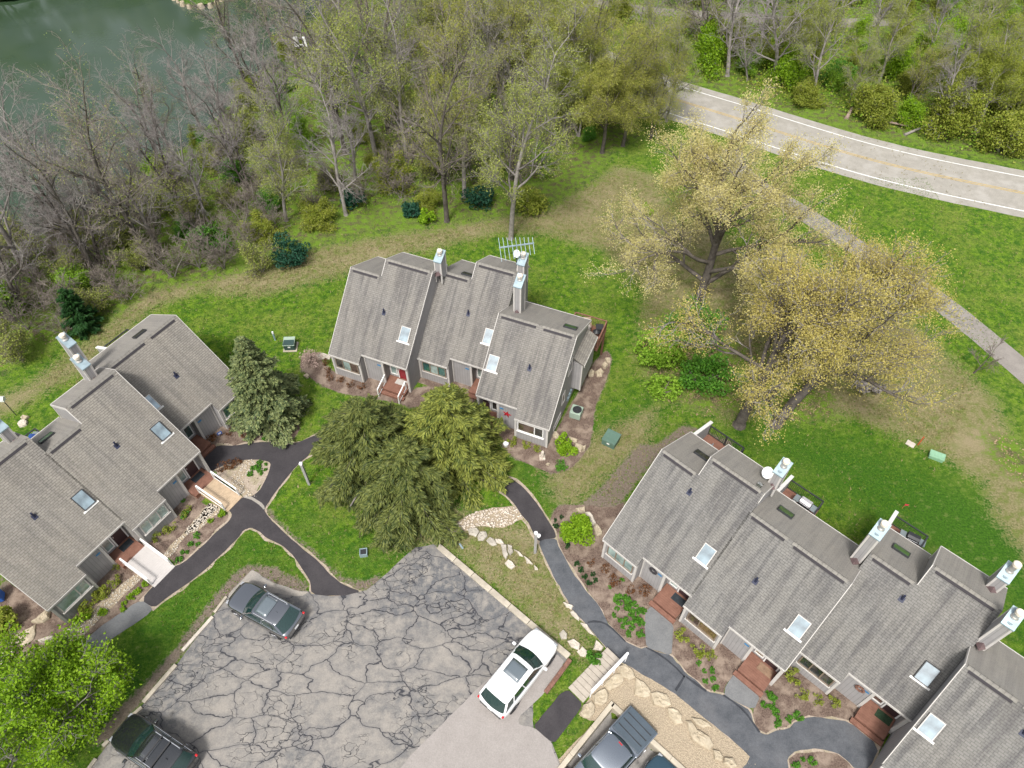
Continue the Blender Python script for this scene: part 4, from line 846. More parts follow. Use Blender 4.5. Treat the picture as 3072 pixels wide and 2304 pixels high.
def car(name, label, front, rear, L, W, H, pm, z0=0.0, xh=.60, xwt=.22, xrt=-1.75, xrb=-2.05, hood=1.02, belt=1.08, glassroof=None, rails=None, crossbars=False, rimm='rim', roofm=None, tail=.0, pick=False, zf=.7):
    """x forward; front / rear are the ends of the car in the survey"""
    f = at(front, z0+zf); r = at(rear, z0+zf); d = f-r; ang = atan2(d.y, d.x); u = Vector((cos(ang), sin(ang), 0)); mid = f-u*(L/2)
    e = thing(name, label, 'pickup truck' if pick else 'car', (mid.x, mid.y, z0), ang)
    w = W/2; hl = L/2; nose = hood-.16
    def ring(x, ww, zt, zb, crown=.03, sh=.10): return [(x, -ww*.80, zb), (x, -ww*.98, zb+.14), (x, -ww, (zb+zt)/2), (x, -ww*.985, zt-sh), (x, -ww*.90, zt-.015), (x, -ww*.55, zt+crown*.6), (x, 0, zt+crown), (x, ww*.55, zt+crown*.6), (x, ww*.90, zt-.015), (x, ww*.985, zt-sh), (x, ww, (zb+zt)/2), (x, ww*.98, zb+.14), (x, ww*.80, zb)]
    st = [(hl-.0, .66, nose-.16, .42), (hl-.06, .78, nose-.03, .32), (hl-.30, .915, nose+.06, .24), (hl-.75, .985, hood-.03, .22), (xh+.35, 1.0, hood+.02, .22), (xh-.05, 1.0, belt, .22), (0, 1.0, belt+.01, .22), (xrt*.6, 1.0, belt+.02, .22), (-hl+.95, 1.0, belt+.03, .22), (-hl+.4, .975, belt+.02, .25), (-hl+.10, .90, belt-.06, .34), (-hl, .80, belt-.22, .44)]
    if pick: st = [(hl, .72, .80, .45), (hl-.1, .88, 1.0, .35), (hl-.5, .97, 1.1, .3), (xh+.2, 1, 1.16, .3), (xh-.1, 1, 1.2, .3), (-.2, 1, 1.2, .3), (xrb-.05, 1, 1.2, .3), (-hl+.4, 1, 1.2, .32), (-hl+.08, .97, 1.2, .4), (-hl, .93, 1.15, .45)]
    b = loft([ring(x, w*k, zt, zb) for x, k, zt, zb in st]).obj('body', pm, e, smooth=True); subsurf(b, 2)
    # cabin
    rz = H-.02; wt = w*.74; wb = w*.90; bz = (1.19 if pick else belt)-.03
    def arc(x, z, ww, bow, n=7): return [(x+bow*(1-(2*k/(n-1)-1)**2), ww*(2*k/(n-1)-1), z+.0) for k in range(n)]
    rb2 = xrb; wsb = arc(xh, bz, wb, .20); wst = arc(xwt-.55, rz-.055, wt, .10)
    mb = MB(); grid_patch(mb, [wsb, [tuple((a+c)/2+(.02 if i != 1 else 0) for i, (a, c) in enumerate(zip(p, q))) for p, q in zip(wsb, wst)], wst]); mb.obj('windshield', 'car_glass', e, smooth=True)
    rwb = arc(rb2, bz+.02, wb*.97, -.16); rwt = arc(xrt, rz-.055, wt, -.08); mb = MB(); grid_patch(mb, [rwt, rwb]); mb.obj('rear_window', 'car_glass', e, smooth=True)
    x0, x1 = xwt-.55, xrt
    for s in (-1, 1):
        mb = MB(); A = [(xh, s*wb, bz), (x0, s*wt, rz-.06), (x1, s*wt, rz-.06), (rb2, s*wb*.97, bz)]; V = [mb.bm.verts.new(p) for p in A]; mb.bm.faces.new(V); mb.obj('side_window', 'car_glass', e)
        mb = MB()
        def pil(a, b, ww=.05): mb.bar(a, b, ww, .035)
        pil((xh+.0, s*(wb+.004), bz), (x0, s*(wt+.0), rz-.05), .07); pil((rb2, s*wb*.97, bz), (x1, s*wt, rz-.05), .11)
        for fx in ((.46,) if pick else (.44, .74)):
            tx = x0+(x1-x0)*fx; bx = xh+(rb2-xh)*(fx+.03); pil((bx, s*(wb+.004), bz), (tx, s*(wt+.004), rz-.06), .045)
        pil((x0, s*wt, rz-.06), (x1, s*wt, rz-.06), .06); mb.obj('pillar', pm, e)
        mb = MB(); mb.bar((xh, s*(wb+.02), bz+.01), (rb2, s*(wb*.97+.02), bz+.03), .02, .02); mb.obj('window_trim', 'chrome', e)
    # roof
    rr = []
    for x, k, dz in ((x0+.10+.03, .90, -.075), (x0+.02, .97, -.045), (x0-.35, 1, -.0), ((x0+x1)/2, 1.01, .012), (x1+.35, 1, -.005), (x1-.02, .96, -.04), (x1-.10, .90, -.065)):
        rr.append([(x, -wt*k, rz+dz-.05), (x, -wt*k*1.02, rz+dz-.02), (x, -wt*k*.9, rz+dz+.01), (x, -wt*k*.4, rz+dz+.028), (x, wt*k*.4, rz+dz+.028), (x, wt*k*.9, rz+dz+.01), (x, wt*k*1.02, rz+dz-.02), (x, wt*k, rz+dz-.05)])
    ro = loft(rr).obj('roof', roofm or pm, e, smooth=True); subsurf(ro, 2)
    if glassroof:
        gx0, gx1, gw, gm = glassroof; mb = MB(); n = 6
        grid_patch(mb, [[(gx0+(gx1-gx0)*i/4, -gw+2*gw*j/n, rz+.026+.022*(1-((2*j/n-1))**2)+(.012 if 0 < i < 4 else .004)) for j in range(n+1)] for i in range(5)])
        o = mb.obj('sunroof', gm, e, smooth=True); s_ = o.modifiers.new('solid', 'SOLIDIFY'); s_.thickness = .012; s_.offset = 1
    for s in (-1, 1):
        if rails: mb = MB(); mb.tube((x0-.15, s*(wt-.03), rz+.04), (x1+.12, s*(wt-.03), rz+.04), .022, .022, 8); [mb.box(q-.04, q+.04, s*(wt-.03)-.02, s*(wt-.03)+.02, rz-.03, rz+.03) for q in (x0-.18, (x0+x1)/2, x1+.15)]; mb.obj('roof_rail', rails, e)
        mb = MB(); mb.box(xh-.22, xh-.06, *sorted((s*(w+.02), s*(w+.24))), bz+.0, bz+.16); m_ = mb.obj('mirror', pm, e, bevel=.04)
        # lights
        mb = MB(); a = hl-.34; mb.prism([(s*w*.52, nose-.10), (s*w*.80, nose-.12), (s*w*.80, nose-.005), (s*w*.56, nose+.0)], hl-.30, hl-.07); mb.obj('headlight', 'lamp_clear', e, bevel=.02)
        mb = MB(); mb.box(-hl+.02, -hl+.16, *sorted((s*w*.80, s*w*.925)), belt-.25, belt-.12); mb.obj('tail_light', 'tail_red', e, bevel=.03)
    if crossbars:
        for q in (x0-.62, x0-1.2): mb = MB(); mb.bar((q, -wt+.02, rz+.09), (q, wt-.02, rz+.09), .08, .03); mb.obj('crossbar', 'plastic_trim', e)
    mb = MB(); mb.box(-hl-.012, -hl+.06, -w*.74, w*.74, .40, .56); mb.obj('rear_bumper', 'plastic_trim', e, bevel=.03)
    mb = MB(); mb.box(-hl-.03, -hl-.005, -.16, .16, .68, .82); mb.obj('number_plate', 'plate_white', e)
    mb = MB(); mb.box(hl-.04, hl+.012, -w*.42, w*.42, .42, .70); mb.obj('grille', 'plastic_trim', e, bevel=.02)
    mb = MB(); mb.prism([(x1*0-.03, rz+.03), (0, rz+.09), (.03, rz+.03)], -.0, .0+.001); mb.bm.free()
    if not pick: mb = MB(); mb.prism([(-.03, 0), (0, .07), (.03, 0)], x1+.30, x1+.42); mb.obj('antenna_fin', pm, e, (0, 0, rz+.025))
    # wheels
    for x in (hl-.92, -hl+.98 if not pick else -hl+1.15):
        for s in (-1, 1):
            y1 = s*(w+.004); y0 = s*(w-.22); wh = MB(); wh.tube((x, y0, .36), (x, y1, .36), .365, .365, 28); wo = wh.obj('wheel', 'tyre', e, bevel=.03)
            rm = MB(); rm.tube((x, y1-s*.02, .36), (x, y1+s*.006, .36), .24, .23, 20); [rm.bar((x, y1+s*.008, .36), (x+.23*cos(k*2*pi/5+.3), y1+s*.008, .36+.23*sin(k*2*pi/5+.3)), .05, .02) for k in range(5)]
            rm.obj('rim', rimm, wo)
            ar = MB(); ar.tube((x, y0, .38), (x, y1-s*.012, .38), .42, .42, 28); ar.obj('wheel_arch', 'plastic_trim', e)
    if pick:
        mb = MB(); mb.prism([(-w*.93, 1.18), (-w*.90, 1.27), (0, 1.30), (w*.90, 1.27), (w*.93, 1.18)], -hl+.04, xrb-.16); tn = mb.obj('tonneau_cover', 'tonneau', e, bevel=.04)
        for q in (.25, .5, .75): x = -hl+.04+(xrb-.2+hl)*q; mb = MB(); mb.box(x-.022, x+.022, -w*.80, w*.80, 1.27, 1.308); mb.obj('cover_rib', 'plastic_trim', e)
        mb = MB(); mb.box(-hl+.02, xrb+.05, -w*.985, w*.985, 1.05, 1.19); mb.obj('bed_side', pm, e, bevel=.04)
        mb = MB(); mb.box(xrt-.02, xrt+.02, -.12, .12, rz-.02, rz+.03); mb.obj('brake_light', 'tail_red', e)
    return e
X680 = lambda x, y: (680+.1085*x, 1740+.1085*y)
car('parked_suv', 'dark SUV with wide glass sunroof and silvery sky reflections on hood and roof', X680(200, 340), X680(1885, 1270), 4.75, 1.92, 1.66, 'paint_grey', .02, xh=.85, xwt=.68, xrt=-1.55, xrb=-2.08, glassroof=(.02, -.85, .56, 'roof_glass'), rails='chrome')
car('parked_suv', 'glossy black SUV with roof crossbars parked beside the leafy tree', px('x', 1345, 1190), px('x', 1975, 1625), 4.85, 1.94, 1.74, 'paint_black', .02, xh=.80, xwt=.66, xrt=-1.85, xrb=-2.2, glassroof=(-.02, -.62, .55, 'roof_glass_dark'), rails='chrome', crossbars=True)
car('parked_suv', 'large white SUV parked nose to the kerb beside the concrete pad', px('y', 1320, 290), px('y', 450, 1390), 5.2, 2.0, 1.78, 'paint_white', .03, xh=1.05, xwt=.82, xrt=-2.0, xrb=-2.38, glassroof=(.10, -.85, .52, 'roof_glass'), rails='paint_white', rimm='rim_dark')
car('pickup_truck', 'slate grey pickup with a ribbed bed cover backed into the sunken lot corner', px('p', 330, 1560), px('p', 1385, 395), 5.85, 2.02, 1.9, 'paint_slate', -.74, xh=1.15, xwt=1.15, xrt=-.85, xrb=-1.15, pick=True, hood=1.15, belt=1.18, zf=1.2)
car('parked_car', 'dark blue car whose nose pokes into view beside the pickup', px('p', 1790, 1000), px('p', 1300, 1700), 4.6, 1.84, 1.5, 'paint_blue', -.74, xh=.75, xwt=.7, xrt=-1.3, xrb=-1.9, zf=.6)

# ------------------------------------------------------------------ small things
def utility_box(name, label, p, w, d, h, rz, m_top, m_side, pad=None, sloped=.0, lab=True, cat='utility box'):
    e = thing(name, label, cat, (p.x, p.y, p.z), rz)
    if pad: bxo(e, 'base_pad', pad, -w/2-.12, w/2+.12, -d/2-.12, d/2+.12, 0, .07)
    z = .07 if pad else 0; mb = MB(); mb.box(-w/2, w/2, -d/2, d/2, z, h-.05); mb.obj('cabinet', m_side, e, bevel=.02)
    mb = MB(); mb.prism([(-d/2-.03, h-.05-sloped), (-d/2-.03, h-sloped), (d/2+.03, h), (d/2+.03, h-.05)], -w/2-.03, w/2+.03); mb.obj('lid', m_top, e, bevel=.015)
    if lab: bxo(e, 'warning_label', 'white_label', -.10, .10, -d/2-.008, -d/2, h*.45, h*.45+.13)
    return e
utility_box('utility_box', 'green transformer box on a pale slab between spruce and middle row', at((873, 1042)), .85, .8, .8, R(3), 'ac_green', 'utility_dark', 'concrete', .14)
utility_box('utility_box', 'square green transformer box on bare soil right of the middle row', at(px('n', 1300, 1480)), 1.0, 1.0, .7, R(-32), 'utility_green', 'utility_green', None, .08)
e = utility_box('utility_box', 'pale green low pedestal lying in dark grass near the orange stake', at((2806, 1374)), .95, .5, .42, R(-28), 'utility_pale_green', 'utility_pale_green', None, .1, False)
bar_thing('concrete_slab', 'small white concrete slab flush in the grass beside an orange stake', 'slab', tuple(pt('m 1598,1436')), tuple(pt('m 1640,1460')), .48, .07, 'wheel_stop')
def post(name, label, p, h, r, mat, cat='marker post'):
    mb = MB(); mb.tube((0, 0, 0), (0, 0, h), r, r, 10); mb.tube((0, 0, h), (0, 0, h+.05), r*1.15, r*.6, 10); o = mb.obj(name, mat, None, tuple(p)); tag(o, label, cat); return o
post('marker_post', 'thin orange stake beside the white slab in the lawn', at(px('m', 1658, 1452)), .95, .035, 'orange')
e = thing('marker_post', 'short white and blue utility marker beside the spruce', 'marker post', tuple(at((826, 1020)))); mb = MB(); mb.tube((0, 0, 0), (0, 0, .75), .08, .08, 12); mb.obj('post', 'skylight_blue', e); mb = MB(); mb.tube((0, 0, .75), (0, 0, .95), .085, .07, 12); mb.obj('cap', 'white_plastic', e)
e = thing('drain_box', 'small white framed drain box in the lawn by the parking lot corner', 'drain box', tuple(at(px('h', 718, 1135))), R(8)); mb = MB()
for a in ((-.24, .24, -.24, -.19), (-.24, .24, .19, .24), (-.24, -.19, -.19, .19), (.19, .24, -.19, .19)): mb.box(a[0], a[1], a[2], a[3], 0, .34)
mb.obj('frame', 'galvanised', e); bxo(e, 'grate', 'black_plastic', -.19, .19, -.19, .19, 0, .29)
o = bar_thing('plank', 'small blue grey board lying in grass near the kerb corner', 'board', tuple(pt('h 1420,1058')), tuple(pt('h 1448,1098')), .12, .05, 'galvanised')
def lamp_post(label, base, h, two=False):
    e = thing('lamp_post', label, 'lamp post', tuple(base)); mb = MB(); mb.box(-.085, .085, -.085, .085, 0, h); mb.obj('post', 'lamp_grey', e, bevel=.01)
    if not two: mb = MB(); mb.box(-.11, .11, -.11, .11, h, h+.16); mb.obj('lamp_head', 'lamp_glass', e, bevel=.03)
    else:
        for dx, dz in ((-.02, 0.0), (.17, -.32)): mb = MB(); mb.tube((dx, -.10, h-.1+dz), (dx, -.12, h+.12+dz), .09, .12, 12); mb.obj('lamp_head', 'lamp_glass', e)
    return e
lamp_post('grey timber lamp post leaning over grass beside the dark path fork', at(px('h', 315, 622)), 2.5)
lamp_post('grey timber lamp post with twin spotlights beside the old path', at(px('v', 850, 1152)), 2.75, True)
p = at(px('n', 955, 1215)); e = thing('air_conditioner', 'pale green air conditioner beside the gable wall of the middle row', 'air conditioner', tuple(p), R(-22))
mb = MB(); mb.box(-.42, .42, -.42, .42, .05, .72); mb.obj('casing', 'ac_green', e, bevel=.05); mb = MB(); mb.tube((.05, 0, .72), (.05, 0, .735), .34, .34, 24); mb.obj('fan_opening', 'black_plastic', e)
mb = MB(); [mb.bar((.05, 0, .745), (.05+.33*cos(a), .33*sin(a), .745), .05, .012) for a in np.arange(0, 6.28, 1.2566)]; mb.tube((.05, 0, .74), (.05, 0, .77), .09, .09, 12); mb.obj('fan_blade', 'dark_metal', e)
p = at(px('n', 258, 1520)); mb = MB(); mb.tube((0, 0, 0), (0, 0, .32), .13, .2, 14); o = mb.obj('flower_pot', 'white_plastic', None, tuple(p)); tag(o, 'small white pot standing in the mulch before the middle row', 'flower pot')
p = at(px('n', 620, 1640)); e = thing('garden_statue', 'small pale stone statue in mulch by the bright green shrub', 'statue', tuple(p)); bxo(e, 'base', 'river_rock', -.2, .2, -.2, .2, 0, .15); mb = MB(); mb.tube((0, 0, .15), (0, 0, .55), .16, .10, 10); mb.tube((0, 0, .55), (0, 0, .78), .13, .10, 10); mb.obj('figure', 'river_rock', e)
# antenna and dishes
def on_axis(O, A, u, v, px_):
    q = Vector(rowpt(O, A, u, v, 0)); best = None
    for k in range(60, 160):
        z = k*.1; w = q+Vector((0, 0, z-CAMH)); f = w.dot(FW); y = 1152-FPX*w.dot(UPV)/f
        if best is None or abs(y-px_[1]) < best[0]: best = (abs(y-px_[1]), z)
    return best[1]
p = Vector(rowpt(O1, A1, 11.45, 8.9, 0)); za = on_axis(O1, A1, 11.45, 8.9, px('a', 1435, 85))
e = thing('tv_antenna', 'large comb shaped metal antenna on a mast behind the middle row chimney', 'antenna', (p.x, p.y, 0), R(8)); mb = MB(); mb.tube((0, 0, 6.4), (0, 0, za), .035, .03, 8); mb.obj('mast', 'dark_metal', e)
mb = MB(); mb.bar((-1.25, 0, za-.05), (1.25, 0, za+.08), .09, .07); mb.obj('boom', 'galvanised', e)
for k in range(9): x = -1.2+k*.3; l = 1.05-.05*k; mb = MB(); mb.bar((x, -l, za-.45+.01*k), (x, l*.7, za+.25), .038, .03); mb.obj('antenna_rod', 'galvanised', e)
def dish(label, p, rz, r=.33):
    e = thing('satellite_dish', label, 'satellite dish', tuple(p), rz); mb = MB(); n = 20; rings = []
    for i in range(6): q = r*(.02+i/5*.98); rings.append([(q*cos(2*pi*k/n), -.35*q*q/r, q*1.1*sin(2*pi*k/n)) for k in range(n)])
    V = [[mb.bm.verts.new(c) for c in rg] for rg in rings]
    for a, b in zip(V[:-1], V[1:]): [mb.bm.faces.new((a[k], a[(k+1) % n], b[(k+1) % n], b[k])) for k in range(n)]
    o = mb.obj('reflector', 'white_plastic', e, (0, 0, .75), smooth=True); s_ = o.modifiers.new('s', 'SOLIDIFY'); s_.thickness = .02; o.rotation_euler = (R(-35), 0, 0)
    mb = MB(); mb.tube((0, .05, 0), (0, .05, .72), .025, .025, 8); mb.bar((0, .0, .6), (0, -.45, .75), .03, .03); mb.obj('mount', 'galvanised', e)
q = rowpt(O3, A3, 5.45, 6.9, 7.3); dish('white satellite dish beside the first chimney of the right row', q, R(-60)); q = rowpt(O1, A1, 11.6, 8.6, 8.3); dish('white satellite dish on the chimney under the comb antenna', q, R(-20), .26)
# grills and deck furniture
def grill(label, O, A, u, v, z, rz, lid='steel', cat='grill', tank=True):
    e = thing('gas_grill', label, cat, rowpt(O, A, u, v, z), R(A)+rz); mb = MB(); [mb.box(x-.025, x+.025, y-.025, y+.025, 0, .82) for x in (-.3, .3) for y in (-.22, .22)]; mb.box(-.34, .34, -.25, .25, .15, .2); mb.obj('cart', 'black_plastic', e)
    bxo(e, 'firebox', 'black_plastic', -.36, .36, -.27, .27, .72, .95, .03); mb = MB(); mb.prism([(-.26, .955), (-.24, 1.12), (-.08, 1.2), (.16, 1.2), (.26, 1.08), (.26, .955)], -.35, .35); mb.obj('lid', lid, e, bevel=.02)
    for s in (-1, 1): bxo(e, 'side_shelf', 'chair_grey', *sorted((s*.38, s*.72)), -.24, .24, .88, .92)
    mb = MB(); mb.tube((-.28, -.32, 1.08), (.28, -.32, 1.08), .018, .018, 8); mb.obj('handle', 'chrome', e)
    if tank: mb = MB(); mb.tube((-.62, 0, .05), (-.62, 0, .40), .15, .15, 14); mb.tube((-.62, 0, .40), (-.62, 0, .5), .13, .05, 14); mb.obj('gas_tank', 'white_plastic', e)
grill('gas grill with a shiny steel lid on the second deck of the right row', O3, A3, 7.65, 9.9, 2.67, R(0)); grill('black round lidded grill on the third deck of the right row', O3, A3, 13.45, 12.2, 2.67, R(10), 'black_plastic')
grill('gas grill with blue lid on the top deck of the left row', O2, A2, 16.3, 12.1, 2.67, R(5), 'blue_cover', tank=False); grill('white and blue cooker on the lower deck of the left row', O2, A2, 6.7, 9.9, 2.67, R(30), 'blue_cover', tank=False)
def deck_chair(label, O, A, u, v, z, rz, m='chair_grey', cm=None):
    e = thing('deck_chair', label, 'chair', rowpt(O, A, u, v, z), R(A)+rz, 'chairs on the back decks'); bxo(e, 'seat', cm or m, -.28, .28, -.28, .28, .38, .46, .02)
    mb = MB(); mb.prism([(.26, .44), (.42, 1.0), (.47, 1.0), (.32, .42)], -.28, .28); mb.obj('backrest', m, e)
    for s in (-1, 1):
        bxo(e, 'armrest', m, *sorted((s*.28, s*.34)), -.26, .34, .62, .66)
        for y in (-.24, .26): bxo(e, 'leg', 'dark_metal', s*.29-.02, s*.29+.02, y-.02, y+.02, 0, .62)
deck_chair('grey deck chair near the sloping cap wall of the right row, farther from the rail', O3, A3, .75, 9.6, 2.67, R(200)); deck_chair('grey deck chair nearest the roof edge on the first deck of the right row', O3, A3, 1.45, 8.95, 2.67, R(150))
deck_chair('tan cushioned deck chair on the back deck of the middle row', O1, A1, 17.1, 9.3, 2.67, R(20), 'cushion_tan', 'cushion_grey'); deck_chair('low grey cushioned chair on the second deck of the right row', O3, A3, 6.75, 9.2, 2.67, R(180), 'cushion_grey')
q = rowpt(O1, A1, 18.0, 8.9, 2.67); e = thing('kettle_grill', 'small black kettle grill on the deck behind the middle row', 'grill', q); mb = MB(); mb.tube((0, 0, .5), (0, 0, .68), .15, .28, 18); mb.tube((0, 0, .68), (0, 0, .85), .28, .08, 18); mb.obj('bowl', 'black_plastic', e); mb = MB(); [mb.tube((.3*cos(a), .3*sin(a), 0), (.1*cos(a), .1*sin(a), .55), .015, .015, 6) for a in (0, 2.1, 4.2)]; mb.obj('leg_frame', 'dark_metal', e)
q = rowpt(O1, A1, 18.05, 9.6, 2.67); e = thing('deck_table', 'dark small table beside the tan chair on the middle row deck', 'table', q); bxo(e, 'tabletop', 'dark_metal', -.3, .3, -.3, .3, .5, .54); mb = MB(); mb.tube((0, 0, 0), (0, 0, .5), .04, .04, 8); mb.tube((0, 0, 0), (0, 0, .03), .2, .2, 12); mb.obj('leg', 'dark_metal', e)
mb = MB(); mb.poly([(0, 0, .55), (.28, 0, .5), (.28, .02, .3), (0, .02, .34)]); mb.tube((0, 0, 0), (0, 0, .6), .01, .01, 6); p = at(px('e', 1162, 500)); o = mb.obj('marker_flag', 'pink_flag', None, tuple(p)); tag(o, 'tiny pink marker flag standing in the lawn behind the right row', 'flag')
p = at(px('s', 240, 1300)); e = thing('bird_house', 'white bird house on a thin pole behind the left row', 'bird house', tuple(p)); mb = MB(); mb.tube((0, 0, 0), (0, 0, 1.8), .03, .03, 8); mb.obj('pole', 'dark_metal', e); mb = MB(); mb.box(-.17, .17, -.15, .15, 1.8, 2.05); mb.prism([(-.2, 2.05), (0, 2.2), (.2, 2.05)], -.2, .2); mb.obj('house_box', 'white_plastic', e)
p = atg(px('i', 1862, 470)); e = thing('bird_house', 'pair of small white boxes on a pole deep among the bare trees', 'bird house', tuple(p)); mb = MB(); mb.tube((0, 0, 0), (0, 0, 4), .05, .05, 8); mb.obj('pole', 'dark_metal', e); mb = MB(); mb.box(-.75, -.25, -.2, .2, 3.9, 4.9); mb.box(.25, .75, -.2, .2, 3.9, 4.9); mb.box(-.3, .3, -.05, .05, 4.0, 4.1); mb.obj('house_box', 'white_plastic', e)
p = at(px('z', 5, 960)); e = thing('wheeled_bin', 'blue and black bin at the left edge beside the left row gable', 'bin', tuple(p), R(20)); bxo(e, 'body', 'blue_bin', -.4, .3, -.3, .3, .08, .95, .04); bxo(e, 'lid', 'black_plastic', -.43, .33, -.33, .33, .95, 1.02, .02)
for q, lab in ((rowpt(O3, A3, 3.3, .585, 1.95), 'dark oval wreath hung on the front wall of the right row'), (rowpt(O3, A3, 15.45, 2.885, 1.9), 'brown flower wreath hung beside the third porch of the right row')):
    mb = MB(); n = 14
    for k in range(n):
        a = 2*pi*k/n; b = 2*pi*(k+1)/n; mb.tube((.22*cos(a), -.03, .2*sin(a)), (.22*cos(b), -.03, .2*sin(b)), .055+.02*(k % 2), .055+.02*((k+1) % 2), 6)
    o = mb.obj('wreath', 'ridge_dark' if 'dark' in lab else 'stop_timber', None, q); o.rotation_euler = (0, 0, R(A3)); tag(o, lab, 'wreath')
p = at(px('b', 1468, 905)); e = thing('yard_sign', 'small blue and white yard sign in mulch before the left row', 'yard sign', tuple(p), R(40)); bxo(e, 'panel', 'blue_bin', -.17, .17, -.012, .012, .25, .52); bxo(e, 'label', 'white_label', -.1, .1, -.016, -.013, .33, .44); mb = MB(); mb.tube((0, 0, 0), (0, 0, .3), .012, .012, 6); mb.obj('stake', 'dark_metal', e)

# ------------------------------------------------------------------ rocks
def boulder(poly, h, mat, label=None, group=None):
    c = np.mean(poly, 0); P = [(x-c[0], y-c[1]) for x, y in poly]; P = resample(P, .2, .035); mb = MB(); n = len(P); rings = []
    for f, z in ((1.0, -.1), (1.02, h*.35), (.96, h*.72), (.84, h*.95), (.55, h*1.0), (.2, h*.95)):
        rings.append([mb.bm.verts.new((x*f+random.uniform(-.012, .012), y*f+random.uniform(-.012, .012), z+random.uniform(-.5, .5)*h*.3*(z > 0))) for x, y in P])
    for a, b in zip(rings[:-1], rings[1:]):
        for k in range(n): mb.bm.faces.new((a[k], a[(k+1) % n], b[(k+1) % n], b[k]))
    mb.bm.faces.new(rings[-1]); o = mb.obj('boulder', mat, None, (c[0], c[1], 0)); tag(o, label, 'boulder', group); return o
GR = 'limestone boulders set along the gravel slope'
for s, lab in (('520,1000 560,960 640,930 665,980 655,1050 600,1095 540,1070', 'cream boulder by the foot of the garden steps, third up the slope'), ('625,905 660,850 720,800 790,815 800,860 740,920 680,960 640,940', 'cream boulder under the middle of the steps handrail'),
               ('740,740 810,715 880,770 905,840 850,860 770,830', 'cream boulder at the top end of the steps handrail'), ('415,1150 450,1080 510,1040 545,1090 540,1150 500,1200 440,1190', 'cream boulder next to the grass strip by the concrete wall end'),
               ('1040,975 1090,960 1180,990 1220,1080 1150,1100 1060,1070', 'blocky yellow boulder high above the pickup bed'), ('905,840 1000,890 1040,960 1030,1000 960,1020 890,990 900,900', 'flat pale boulder half buried in gravel near the old path'),
               ('1190,1110 1240,1100 1310,1170 1320,1240 1250,1250 1200,1180', 'grey cream boulder just right of the blocky yellow one'), ('1350,1215 1390,1220 1440,1290 1560,1370 1590,1430 1560,1480 1480,1440 1410,1390 1370,1300', 'long narrow cream boulder lying down the gravel slope'),
               ('1590,1480 1640,1490 1680,1540 1660,1580 1600,1560', 'small cream boulder below the long narrow one'), ('1680,1540 1760,1560 1800,1620 1740,1640 1680,1600', 'lowest cream boulder on the gravel by the old path'), ('1400,1200 1480,1205 1580,1270 1500,1280 1430,1250', 'thin flat boulder beside the old path above the long one')):
    boulder(pts('g '+s), random.uniform(.16, .28), 'limestone', lab, GR)
GS = 'edging stones in the grass beside the old path'
for k_, s, lab in (('g', '225,450 260,410 305,450 300,500 250,500', 'grey stone nearest the white SUV nose in rough grass'), ('g', '300,510 350,490 410,540 400,590 340,570', 'middle stone of three leading to the steps'), ('g', '385,600 430,560 500,620 480,660 420,650', 'pale stone touching the small dark shrub by the steps'), ('g', '525,590 560,500 620,560 600,600', 'pointed pale stone at the head of the garden steps'),
                   ('g', '270,170 350,200 340,230 290,210', 'flat pale edging stone on the upper bend of the old path'), ('g', '320,260 350,245 410,310 400,335 360,310', 'yellowish edging stone next below the flat pale one'), ('g', '415,350 470,370 510,420 540,470 500,450 440,390', 'long pale edging stone above the steps head'),
                   ('v', '10,870 130,850 155,900 120,960 30,930', 'grey paving stone against the river rock bed'), ('v', '130,960 165,895 240,905 265,960 210,1005 150,1000', 'round grey paving stone second from the river rock'), ('v', '240,1010 290,965 345,990 370,1060 320,1075', 'grey paving stone third in the arc'), ('v', '360,990 430,995 470,1045 420,1050 370,1030', 'thin tan stone on the upper side of the arc'),
                   ('v', '425,1055 495,1060 512,1180 490,1250 450,1200 430,1120', 'long upright grey stone in the arc'), ('v', '503,1060 560,1080 575,1150 540,1190 515,1150', 'grey stone right of the long upright one'), ('v', '480,1290 510,1240 570,1280 605,1330 560,1370 500,1340', 'pale angular stone ending the arc above the kerb'), ('v', '590,1120 660,1150 700,1210 650,1190', 'small chalky stone past the arc'), ('v', '710,1195 790,1260 820,1300 750,1290', 'chalky flat stone halfway to the old path'), ('v', '840,1320 885,1370 850,1365', 'tiny chalky stone furthest along the arc')):
    boulder(pts(k_+' '+s), random.uniform(.10, .2), 'grey_stone' if 'grey' in lab else 'white_limestone', lab, GS)
GB = 'rocks edging the planted beds'
